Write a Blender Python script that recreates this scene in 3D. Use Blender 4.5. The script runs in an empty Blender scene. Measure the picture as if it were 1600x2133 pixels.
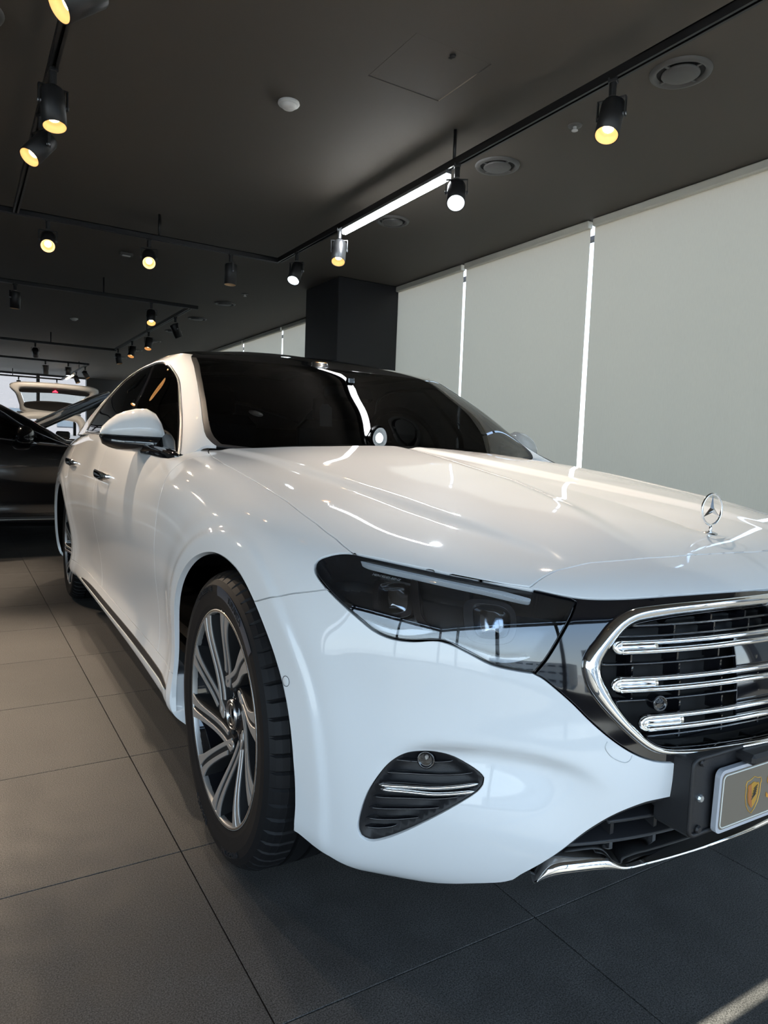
# Showroom with a white sedan seen from the front corner. World axes = room axes (x right, y into the room, z up).
import bpy, math, random
import numpy as np
from mathutils import Matrix, Vector
random.seed(7)
SC = bpy.context.scene; COL = SC.collection
# ---------------------------------------------------------------- camera
cam_d = bpy.data.cameras.new('camera'); cam_o = bpy.data.objects.new('camera', cam_d); COL.objects.link(cam_o)
CAM = (-1.39818, -1.44250, .91525); CR = (.853398, -.519958, .036814); CU = (.011617, .089579, .995912); CW = (.521131, .849481, -.082487)
M4 = Matrix.Identity(4)
for i in range(3): M4[i][0] = CR[i]; M4[i][1] = CU[i]; M4[i][2] = -CW[i]; M4[i][3] = CAM[i]
cam_o.matrix_world = M4; cam_d.sensor_fit = 'HORIZONTAL'; cam_d.sensor_width = 36; cam_d.lens = 1452.447/1600*36
cam_d.clip_start = .02; cam_d.clip_end = 300; SC.camera = cam_o
# ---------------------------------------------------------------- sky, sun, exposure
SUN_EL, SUN_AZ = math.radians(44.3), math.radians(8)          # sun stands outside the front windows (behind the camera)
wd = bpy.data.worlds.new('sky'); SC.world = wd; wd.use_nodes = True
wt = wd.node_tree; bg = wt.nodes['Background']                       # clear day: pale horizon deepening to blue overhead
tc = wt.nodes.new('ShaderNodeTexCoord'); sx = wt.nodes.new('ShaderNodeSeparateXYZ'); rp_ = wt.nodes.new('ShaderNodeValToRGB')
wt.links.new(tc.outputs['Generated'], sx.inputs[0]); wt.links.new(sx.outputs[2], rp_.inputs[0]); wt.links.new(rp_.outputs[0], bg.inputs[0])
for p_, c_ in ((0., (.80, .86, .92)), (.12, (.72, .84, .98)), (.45, (.50, .69, 1.)), (1., (.30, .50, .90))):
    e_ = rp_.color_ramp.elements[0] if p_ == 0. else (rp_.color_ramp.elements[-1] if p_ == 1. else rp_.color_ramp.elements.new(p_)); e_.position = p_; e_.color = (*c_, 1)
bg.inputs[1].default_value = 1.75
sl = bpy.data.lights.new('sun', 'SUN'); so = bpy.data.objects.new('sun', sl); COL.objects.link(so)
sl.energy = 9.0; sl.angle = .0025; sl.color = (1, .93, .82)
sd = Vector((math.sin(SUN_AZ)*math.cos(SUN_EL), math.cos(SUN_AZ)*math.cos(SUN_EL), -math.sin(SUN_EL)))
so.rotation_euler = sd.to_track_quat('-Z', 'Y').to_euler(); so.location = (-1, -8, 8)
SC.view_settings.view_transform = 'Standard'; SC.view_settings.look = 'None'; SC.view_settings.gamma = 1.0
SC.view_settings.exposure = 1.5; SC.view_settings.use_curve_mapping = False
SC.cycles.use_denoising = True; SC.cycles.max_bounces = 10; SC.cycles.diffuse_bounces = 5; SC.cycles.glossy_bounces = 5
SC.cycles.transparent_max_bounces = 16; SC.cycles.caustics_reflective = False; SC.cycles.caustics_refractive = False
SC.cycles.sample_clamp_indirect = 6.0
ZC = 2.558                                                         # ceiling height
def portal(name, loc, rot, sx, sy):                              # guides sky light through an opening; gives off nothing itself
    l = bpy.data.lights.new(name, 'AREA'); l.shape = 'RECTANGLE'; l.size = sx; l.size_y = sy; l.cycles.is_portal = True
    o = bpy.data.objects.new(name, l); o.location = loc; o.rotation_euler = rot; COL.objects.link(o)
portal('window_portal_front', (-1.4, -3.25, 1.25), (math.pi/2, 0, 0), 8.4, 2.5)
portal('window_portal_left', (-5.55, -1.6, 1.25), (0, math.pi/2, 0), 2.5, 3.4)
# ---------------------------------------------------------------- surface kit
def nspline(t, V, q):
    """natural cubic spline through V (n,...) at knots t, evaluated at q"""
    t = np.asarray(t, float); V = np.asarray(V, float); sh = V.shape
    V = V.reshape(sh[0], -1); n = len(t); h = np.diff(t)
    A = np.eye(n); B = np.zeros_like(V)
    for i in range(1, n-1):
        A[i, i-1] = h[i-1]; A[i, i] = 2*(h[i-1]+h[i]); A[i, i+1] = h[i]
        B[i] = 6*((V[i+1]-V[i])/h[i]-(V[i]-V[i-1])/h[i-1])
    Mm = np.linalg.solve(A, B)
    q = np.asarray(q, float); k = np.clip(np.searchsorted(t, q, 'right')-1, 0, n-2)
    a = (t[k+1]-q)/h[k]; b = 1-a; hk = h[k][:, None]; a = a[:, None]; b = b[:, None]
    R = a*V[k]+b*V[k+1]+((a**3-a)*Mm[k]+(b**3-b)*Mm[k+1])*hk**2/6
    return R.reshape((len(q),)+sh[1:])
def pchip(t, V, q):
    """shape-preserving cubic through V at knots t"""
    t = np.asarray(t, float); V = np.asarray(V, float); sh = V.shape; V = V.reshape(sh[0], -1)
    h = np.diff(t)[:, None]; d = np.diff(V, axis=0)/h; m = np.zeros_like(V)
    ok = d[1:]*d[:-1] > 0; w1 = 2*h[1:]+h[:-1]; w2 = h[1:]+2*h[:-1]
    with np.errstate(divide='ignore', invalid='ignore'):
        m[1:-1] = np.where(ok, (w1+w2)/(w1/d[:-1]+w2/d[1:]), 0)
    m[0] = d[0]; m[-1] = d[-1]
    q = np.asarray(q, float); k = np.clip(np.searchsorted(t, q, 'right')-1, 0, len(t)-2)
    hk = h[k]; x = ((q-t[k])[:, None])/hk
    R = (2*x**3-3*x**2+1)*V[k]+(x**3-2*x**2+x)*hk*m[k]+(-2*x**3+3*x**2)*V[k+1]+(x**3-x**2)*hk*m[k+1]
    return R.reshape((len(q),)+sh[1:])
def nrm(v): return v/np.maximum(np.linalg.norm(v, axis=-1, keepdims=True), 1e-12)
def net_grid(P, step, su=None, vs=.0085):
    """dense grid from control net P (nc,nr,3); returns G (nu,nv,3), U, V (metric params)"""
    du = np.linalg.norm(np.diff(P, axis=0), axis=2); dv = np.linalg.norm(np.diff(P, axis=1), axis=2)
    tu = np.r_[0, np.cumsum(du[:, :8].mean(1))]; tv = np.r_[0, np.cumsum(dv.mean(0))]
    U = np.concatenate([np.linspace(tu[i], tu[i+1], max(2, int((tu[i+1]-tu[i])/step(i)))+1)[:-1] for i in range(len(tu)-1)]+[[tu[-1]]])
    V = np.linspace(0, tv[-1], int(tv[-1]/vs)+1)
    G = (su or nspline)(tu, P, U); G = np.swapaxes(nspline(tv, np.swapaxes(G, 0, 1), V), 0, 1)
    return G, U, V
def smooth_grid(G, it):
    for _ in range(it):
        H = G.copy(); H[1:-1, 1:-1] += .25*((G[2:, 1:-1]+G[:-2, 1:-1]+G[1:-1, 2:]+G[1:-1, :-2])/4-G[1:-1, 1:-1])*2
        G = H
    return G
def grid_normals(G):
    N = nrm(np.cross(np.gradient(G, axis=0), np.gradient(G, axis=1))); return N
class Msh:
    def __init__(s, V, N, T, F): s.V, s.N, s.T, s.F = V, N, T, F
    def used(s):
        k = np.unique(s.F); m = np.full(len(s.V), -1); m[k] = np.arange(len(k))
        return Msh(s.V[k], s.N[k], s.T[k], m[s.F])
    def off(s, d): return Msh(s.V+s.N*np.asarray(d).reshape(-1, 1), s.N, s.T, s.F)
def grid_mesh(G, N, U, V):
    a, b = G.shape[:2]; I = np.arange(a*b).reshape(a, b)
    q = np.stack([I[:-1, :-1], I[1:, :-1], I[1:, 1:], I[:-1, 1:]], -1).reshape(-1, 4)
    F = np.concatenate([q[:, [0, 1, 2]], q[:, [0, 2, 3]]])
    T = np.stack(np.meshgrid(U, V, indexing='ij'), -1).reshape(-1, 2)
    return Msh(G.reshape(-1, 3), N.reshape(-1, 3), T, F)
def cut(m, s):
    """split mesh by per-vertex field s -> (part where s<0, part where s>0); close vertices are snapped onto the line"""
    F = m.F; s = np.array(s, float); V, N, T = m.V.copy(), m.N.copy(), m.T.copy()
    E = np.unique(np.sort(np.concatenate([F[:, [0, 1]], F[:, [1, 2]], F[:, [2, 0]]]), 1), axis=0)
    a, b = E.T; X = s[a]*s[b] < 0; a, b = a[X], b[X]; t = s[a]/(s[a]-s[b])
    for p, q, tt in ((a, b, t), (b, a, 1-t)):                      # p lies close to the line: slide it along the edge
        k = tt < .34; p, q, tt = p[k], q[k], tt[k]; o = np.argsort(-tt); p, q, tt = p[o], q[o], tt[o, None]
        V[p] = m.V[p]*(1-tt)+m.V[q]*tt; N[p] = nrm(m.N[p]*(1-tt)+m.N[q]*tt); T[p] = m.T[p]*(1-tt)+m.T[q]*tt; s[p] = 0
    z = s == 0; S = np.sign(s[F]); hi, lo = S.max(1), S.min(1)
    Fn, Fp = [F[(hi <= 0)]], [F[(lo >= 0) & (hi > 0)]]
    mixF = F[(hi > 0) & (lo < 0)]; S = np.sign(s[mixF]); nz = (S == 0).sum(1)
    i0 = [V, N, T]; ext = [[], [], []]; base = len(V); r = np.arange(len(mixF))
    def pts(p, q):
        t = (s[p]/(s[p]-s[q]))[:, None]; return V[p]*(1-t)+V[q]*t, nrm(N[p]*(1-t)+N[q]*t), T[p]*(1-t)+T[q]*t
    one = mixF[nz == 1]; two = mixF[nz == 0]
    # all crossing edges get one shared new vertex
    if len(one):
        k = np.argmax(s[one] == 0, 1); r1 = np.arange(len(one)); z0, p, q = one[r1, k], one[r1, (k+1) % 3], one[r1, (k+2) % 3]
    if len(two):
        c = (s[two] < 0).sum(1); k = np.where(c == 1, np.argmax(s[two] < 0, 1), np.argmax(s[two] > 0, 1)); r2 = np.arange(len(two)); A, Bv, C = two[r2, k], two[r2, (k+1) % 3], two[r2, (k+2) % 3]
    L = []
    if len(one): L.append(np.stack([p, q], 1))
    if len(two): L += [np.stack([A, Bv], 1), np.stack([A, C], 1)]
    if L:
        L = np.sort(np.concatenate(L), 1); ue, inv = np.unique(L, axis=0, return_inverse=True); inv = inv.ravel()+base
        nv, nn, nt_ = pts(ue[:, 0], ue[:, 1]); V, N, T = np.concatenate([V, nv]), np.concatenate([N, nn]), np.concatenate([T, nt_]); j = 0
        if len(one):
            e = inv[:len(one)]; j = len(one); neg = s[p] < 0
            f1 = np.stack([z0, p, e], 1); f2 = np.stack([z0, e, q], 1)
            Fn += [f1[neg], f2[~neg]]; Fp += [f1[~neg], f2[neg]]
        if len(two):
            ab, ac = inv[j:j+len(two)], inv[j+len(two):j+2*len(two)]; neg = s[A] < 0
            f1 = np.stack([A, ab, ac], 1); f2 = np.stack([ab, Bv, C], 1); f3 = np.stack([ab, C, ac], 1)
            Fn += [f1[neg], f2[~neg], f3[~neg]]; Fp += [f1[~neg], f2[neg], f3[neg]]
    return Msh(V, N, T, np.concatenate(Fn)).used(), Msh(V, N, T, np.concatenate(Fp)).used()
def smooth_poly(P, n=6, closed=True):
    """Catmull-Rom through P; points flagged sharp by a third value 1 stay corners"""
    P = [tuple(p) for p in P]; Q = []
    m = len(P); rng = range(m if closed else m-1)
    X = np.array([p[:2] for p in P], float); sh = [len(p) > 2 and p[2] for p in P]
    for i in rng:
        a, b = X[i], X[(i+1) % m]
        p0 = X[i-1] if (closed or i > 0) else a; p3 = X[(i+2) % m] if (closed or i+2 < m) else b
        ta = (b-p0)/2 if not sh[i] else (b-a)*.6; tb = (p3-a)/2 if not sh[(i+1) % m] else (b-a)*.6
        L = np.linalg.norm(b-a)
        for T in (ta, tb):
            k = np.linalg.norm(T)
            if k > L: T *= L/k
        for t in np.arange(n)/n:
            Q.append((2*t**3-3*t**2+1)*a+(t**3-2*t**2+t)*ta+(-2*t**3+3*t**2)*b+(t**3-t**2)*tb)
    if not closed: Q.append(X[-1])
    return np.array(Q)
def sdf(T, P, closed=True):
    """signed distance to polygon (negative inside); open: signed by side (left negative)"""
    A = P; B = np.roll(P, -1, 0) if closed else P[1:]
    A = A if closed else P[:-1]
    best = np.full(len(T), 1e9); sg = np.zeros(len(T)); ins = np.zeros(len(T), bool)
    for a, b in zip(A, B):
        d = b-a; L = d@d
        if L < 1e-14: continue
        w = T-a; t = np.clip(w@d/L, 0, 1); e = w-t[:, None]*d; q = (e**2).sum(1)
        if closed:
            c = (a[1] <= T[:, 1]) != (b[1] <= T[:, 1])
            if d[1] != 0: ins ^= c & (T[:, 0] < a[0]+(T[:, 1]-a[1])/d[1]*d[0])
            best = np.minimum(best, q)
        else:
            k = q < best-1e-12; sg = np.where(k, np.sign(d[1]*w[:, 0]-d[0]*w[:, 1]), sg); best = np.minimum(best, q)
    r = np.sqrt(best)
    return np.where(ins, -r, r) if closed else r*sg
# ---------------------------------------------------------------- car body nets (x = half width, y back from front axle)
BC = [(0,-.805),(.18,-.80),(.36,-.775),(.54,-.712),(.68,-.612),(.79,-.485),(.868,-.335),(.912,-.17),(.93,0),(.933,.2),(.933,.5),
      (.93,.85),(.932,1.3),(.935,1.8),(.94,2.3),(.95,2.7),(.953,3.1),(.935,3.5),(.87,3.8),(.72,3.98),(.40,4.06),(0,4.08)]
BK = {0:[(.13,.185),(.10,.205),(.055,.29),(.02,.38),(.0,.46),(0,.54),(.012,.61),(.035,.67),(.065,.712),(.105,.738)],
 4:[(.085,.185),(.045,.20),(.0,.28),(-.015,.37),(-.014,.45),(-.004,.53),(.0,.60),(.012,.66),(.035,.71),(.075,.742)],
 6:[(.05,.185),(.02,.20),(.0,.28),(-.008,.37),(-.008,.45),(-.003,.53),(.0,.60),(.012,.665),(.04,.725),(.10,.772)],
 8:[(.03,.185),(.015,.21),(.008,.29),(.004,.38),(.002,.46),(0,.54),(.002,.62),(.014,.70),(.05,.775),(.125,.824)],
 10:[(.05,.205),(.012,.23),(.012,.30),(.025,.375),(.02,.46),(.005,.56),(.0,.66),(.012,.76),(.045,.845),(.125,.893)],
 11:[(.055,.21),(.012,.235),(.012,.30),(.028,.375),(.022,.465),(.006,.57),(0,.67),(.012,.77),(.042,.855),(.105,.915)],
 12:[(.06,.215),(.012,.24),(.012,.30),(.030,.375),(.024,.47),(.006,.58),(.0,.68),(.012,.78),(.035,.87),(.072,.945)],
 14:[(.06,.215),(.015,.24),(.015,.30),(.033,.375),(.027,.47),(.008,.58),(.0,.69),(.012,.80),(.04,.90),(.075,.99)],
 16:[(.05,.21),(.03,.24),(.015,.31),(.01,.39),(.004,.48),(.0,.58),(.0,.68),(.015,.79),(.06,.90),(.13,.985)],
 18:[(.05,.23),(.03,.25),(.01,.32),(.0,.40),(0,.48),(.0,.58),(.01,.68),(.03,.79),(.07,.89),(.14,.965)],
 21:[(.08,.25),(.04,.27),(.01,.34),(.0,.42),(0,.50),(.0,.58),(.02,.68),(.05,.79),(.08,.90),(.12,.96)]}
BE = [-.505,-.47,-.42,-.35,-.26,-.17,-.08,0,.08,.24,.5,.85,1.3,1.8,2.3,2.7,3.1,3.5,3.65,3.75,3.83,3.87]
HZ = ([-.6,-.505,-.28,0,.3,.5,.8,1.2,2,3,3.5,3.87,4],[.775,.795,.838,.878,.915,.938,.965,1.0,1.02,1.02,1.01,.985,.975])
def body_net():
    X = np.array(BC, float); L = np.r_[0, np.cumsum(np.hypot(*np.diff(X, axis=0).T))]
    tan = (nspline(L, X, L+1e-4)-nspline(L, X, L-1e-4)); tan[0] = (1, 0); tan[-1] = (-1, 0)
    tan = nrm(tan); n_out = np.stack([tan[:, 1], -tan[:, 0]], 1)
    ks = sorted(BK); tab = nspline(L[ks], np.array([BK[k] for k in ks]), L)
    # keep table values monotone between keys (linear blend removes overshoot)
    lin = np.array([[[np.interp(l, L[ks], [BK[k][r][c] for k in ks]) for c in (0, 1)] for r in range(10)] for l in L])
    tab = .5*tab+.5*lin
    P = np.zeros((len(BC), 15, 3))
    for c in range(len(BC)):
        for r in range(10):
            d, z = tab[c, r]; P[c, r] = (*(X[c]-n_out[c]*d), z)
        a = P[c, 9]; ze = np.interp(BE[c], *HZ)
        for j in range(1, 6):
            t = j/5; k = 1-(1-t)**1.7
            P[c, 9+j] = (a[0]*(1-t), a[1]+(BE[c]-a[1])*t, a[2]+(ze-a[2])*k)
    P[0, :, 0] = 0; P[-1, :, 0] = 0; P[:, 14, 0] = 0
    return P
GN = [ # greenhouse columns: base, three glass rows, glass top, rail, then centre line end
 [(0,.64,.925),(0,.82,1.03),(0,.98,1.125),(0,1.14,1.213),(0,1.285,1.286),(0,1.36,1.315),1.62],
 [(.27,.645,.926),(.26,.824,1.031),(.25,.985,1.125),(.235,1.145,1.212),(.22,1.295,1.286),(.21,1.365,1.314),1.66],
 [(.51,.70,.93),(.49,.86,1.035),(.47,1.02,1.128),(.445,1.18,1.214),(.42,1.325,1.287),(.41,1.39,1.314),1.72],
 [(.715,.80,.945),(.69,.95,1.045),(.665,1.10,1.137),(.635,1.25,1.218),(.60,1.39,1.29),(.575,1.45,1.316),1.80],
 [(.77,.76,.922),(.715,.985,1.04),(.687,1.14,1.135),(.662,1.275,1.214),(.638,1.42,1.290),(.600,1.48,1.321),1.85],
 [(.82,.72,.90),(.738,1.02,1.03),(.706,1.18,1.13),(.688,1.30,1.207),(.672,1.45,1.285),(.624,1.51,1.325),1.9],
 [(.847,1.05,.92),(.79,1.20,1.037),(.747,1.34,1.137),(.712,1.46,1.227),(.683,1.59,1.295),(.628,1.64,1.335),1.96],
 [(.86,1.40,.945),(.827,1.46,1.055),(.780,1.56,1.145),(.733,1.66,1.23),(.688,1.75,1.30),(.628,1.79,1.341),2.02],
 [(.865,2.0,.97),(.835,2.04,1.075),(.795,2.1,1.16),(.742,2.17,1.238),(.68,2.22,1.303),(.62,2.22,1.342),2.25],
 [(.865,2.6,.985),(.835,2.62,1.07),(.79,2.65,1.14),(.735,2.68,1.205),(.67,2.7,1.262),(.615,2.68,1.30),2.6],
 [(.85,3.05,.985),(.82,3.04,1.045),(.775,3.03,1.09),(.725,3.02,1.135),(.665,3.0,1.177),(.61,2.97,1.213),2.92],
 [(.80,3.36,.99),(.77,3.31,1.02),(.735,3.27,1.05),(.695,3.23,1.08),(.65,3.19,1.108),(.60,3.15,1.132),3.12],
 [(.58,3.5,.985),(.56,3.45,1.01),(.54,3.4,1.04),(.515,3.35,1.068),(.49,3.3,1.095),(.46,3.26,1.118),3.22],
 [(0,3.62,.985),(0,3.56,1.02),(0,3.5,1.05),(0,3.44,1.082),(0,3.39,1.11),(0,3.35,1.13),3.28]]
RZ = ([1.3,1.4,1.6,1.75,1.9,2.05,2.25,2.6,2.95,3.15,3.3],[1.295,1.326,1.372,1.396,1.411,1.417,1.416,1.39,1.315,1.24,1.17])
def green_net():
    P = np.zeros((len(GN), 10, 3))
    for c, g in enumerate(GN):
        for r in range(6): P[c, r] = g[r]
        a = P[c, 5]; yE = g[6]; ze = np.interp(yE, *RZ)
        for j in range(1, 5):
            t = j/4; k = 1-(1-t)**1.8
            P[c, 5+j] = (a[0]*(1-t), a[1]+(yE-a[1])*t, a[2]+(ze-a[2])*k)
    P[0, :, 0] = 0; P[-1, :, 0] = 0
    return P
def sstep(a, b, x):
    t = np.clip((x-a)/(b-a), 0, 1); return t*t*(3-2*t)
def hood_relief(Vv):
    """raised shoulders of the bonnet: lower middle, two long creases each side"""
    x, y, z = np.abs(Vv[:, 0]), Vv[:, 1], Vv[:, 2]
    a = np.interp(y, [-.6, -.4, 0, .7], [.30, .24, .13, .03]); b = np.interp(y, [-.65, -.3, .2, .8], [.44, .52, .585, .66])
    top = sstep(.70, .74, z)*(1-sstep(.76, .84, y))
    h = .011*sstep(a-.05, a+.02, x)*(1-sstep(b-.006, b+.03, x))*sstep(-.66, -.3, y)
    return h*top
ARCH = ((0., .345, .372), (2.961, .345, .372))
def arch_relief(Vv):
    h = 0
    for cy, cz, R in ARCH:
        r = np.hypot(Vv[:, 1]-cy, Vv[:, 2]-cz)
        h = h+.007*(1-sstep(R+.032, R+.046, r))*sstep(.20, .26, Vv[:, 2])+.006*np.exp(-((r-R-.06)/.05)**2)
    return h*(np.abs(Vv[:, 0]) > .6)
def build_surfaces(dish=None):
    G, U, V = net_grid(body_net(), lambda i: .0065 if i < 8 else (.009 if i < 11 else .016)); G = smooth_grid(G, 20)
    G[0, :, 0] = 0; G[-1, :, 0] = 0; G[:, -1, 0] = 0
    N = grid_normals(G); sh = G.shape; F = G.reshape(-1, 3); T = np.stack(np.meshgrid(U, V, indexing='ij'), -1).reshape(-1, 2)
    d = hood_relief(F)+arch_relief(F)
    if dish is not None:                                   # hollow beside the bumper vent, under a soft ledge
        P = smooth_poly(dish, 6, False); s = -sdf(T, P, False); a, b = P[:, 0].min(), P[:, 0].max()
        w = sstep(a, a+.15, T[:, 0])*(1-sstep(b-.10, b, T[:, 0]))
        d = d-.024*sstep(-.004, .022, s)*(1-sstep(.02, .15, s))*w
    d = d.reshape(sh[:2]); d[:, -1] = d[:, -2]
    G = G+N*d[..., None]; G = smooth_grid(G, 2)
    G[0, :, 0] = 0; G[-1, :, 0] = 0; G[:, -1, 0] = 0
    B = grid_mesh(G, grid_normals(G), U, V)
    H, U2, V2 = net_grid(green_net(), lambda i: .010, pchip); H = smooth_grid(H, 12); H[0, :, 0] = 0; H[-1, :, 0] = 0
    Gm = grid_mesh(H, grid_normals(H), U2, V2)
    return B, Gm, (G, U, V), (H, U2, V2)
def refine(m, n=1):
    for _ in range(n):
        F = m.F; E = np.sort(np.concatenate([F[:, [0, 1]], F[:, [1, 2]], F[:, [2, 0]]]), 1)
        ue, inv = np.unique(E, axis=0, return_inverse=True); inv = inv.ravel()+len(m.V); k = len(F)
        ab, bc, ca = inv[:k], inv[k:2*k], inv[2*k:]
        md = lambda X: np.concatenate([X, (X[ue[:, 0]]+X[ue[:, 1]])/2])
        a, b, c = F.T
        m = Msh(md(m.V), nrm(md(m.N)), md(m.T), np.concatenate([np.stack(q, 1) for q in ((a, ab, ca), (ab, b, bc), (ca, bc, c), (ab, bc, ca))]))
    return m
def crop(m, P, pad=.02):
    lo, hi = P.min(0)-pad, P.max(0)+pad; k = ((m.T >= lo) & (m.T <= hi)).all(1)
    return Msh(m.V, m.N, m.T, m.F[k[m.F].any(1)]).used()
def mirror_join(m):
    """join a half (x>=0) with its mirror image, welding the centre line"""
    W = m.V*[-1, 1, 1]; n = len(m.V); idx = np.arange(n)+n; c = np.abs(m.V[:, 0]) < 1e-5; idx[c] = np.where(c)[0]
    N = m.N.copy(); N[c, 0] = 0; N = nrm(N)
    return Msh(np.concatenate([m.V, W]), np.concatenate([N, N*[-1, 1, 1]]), np.concatenate([m.T, m.T]), np.concatenate([m.F, idx[m.F][:, ::-1]])).used()
def flip(m): return Msh(m.V*[-1, 1, 1], m.N*[-1, 1, 1], m.T, m.F[:, ::-1])
def finish(m, gap=.0013, depth=.012, rnd=.0009):
    """pull the free edge back by gap, round it over and turn it inwards: a pressed panel"""
    F = m.F; F = F[(F[:, 0] != F[:, 1]) & (F[:, 1] != F[:, 2]) & (F[:, 0] != F[:, 2])]
    E = np.concatenate([F[:, [0, 1]], F[:, [1, 2]], F[:, [2, 0]]]); n = len(m.V)
    key = E.min(1)*n+E.max(1); u, first, cnt = np.unique(key, return_index=True, return_counts=True)
    be = E[first[cnt == 1]]
    if len(be) == 0: return m.V, m.F, m.N
    e = nrm(m.V[be[:, 1]]-m.V[be[:, 0]]); inw = np.cross((m.N[be[:, 0]]+m.N[be[:, 1]])/2, e)
    D = np.zeros_like(m.V); np.add.at(D, be[:, 0], inw); np.add.at(D, be[:, 1], inw)
    b = np.unique(be); D[b] = nrm(D[b]); V = m.V.copy(); V[b] += D[b]*(gap+rnd)
    mp = np.full(n, -1); mp[b] = np.arange(len(b)); k = len(b)
    r1 = m.V[b]+D[b]*gap-m.N[b]*rnd; r2 = m.V[b]+D[b]*gap-m.N[b]*depth
    N1 = nrm(m.N[b]*.3-D[b]); N2 = nrm(-D[b])
    a, c = be[:, 0], be[:, 1]; A1, C1 = n+mp[a], n+mp[c]; A2, C2 = A1+k, C1+k
    q = lambda w, x, y, z: [np.stack([w, x, y], 1), np.stack([w, y, z], 1)]
    F2 = np.concatenate([F]+q(c, a, A1, C1)+q(C1, A1, A2, C2))
    return np.concatenate([V, r1, r2]), F2, np.concatenate([m.N, N1, N2])
class Sampler:
    def __init__(s, G, U, V): s.G, s.U, s.V = G, U, V; s.N = grid_normals(G)
    def __call__(s, uv, off=0.):
        uv = np.atleast_2d(uv); o = []
        for X in (s.G, s.N):
            iu = np.clip(np.searchsorted(s.U, uv[:, 0])-1, 0, len(s.U)-2); iv = np.clip(np.searchsorted(s.V, uv[:, 1])-1, 0, len(s.V)-2)
            a = ((uv[:, 0]-s.U[iu])/(s.U[iu+1]-s.U[iu]))[:, None]; b = ((uv[:, 1]-s.V[iv])/(s.V[iv+1]-s.V[iv]))[:, None]
            o.append((1-a)*(1-b)*X[iu, iv]+a*(1-b)*X[iu+1, iv]+(1-a)*b*X[iu, iv+1]+a*b*X[iu+1, iv+1])
        return o[0]+nrm(o[1])*np.asarray(off).reshape(-1, 1), nrm(o[1])
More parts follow.
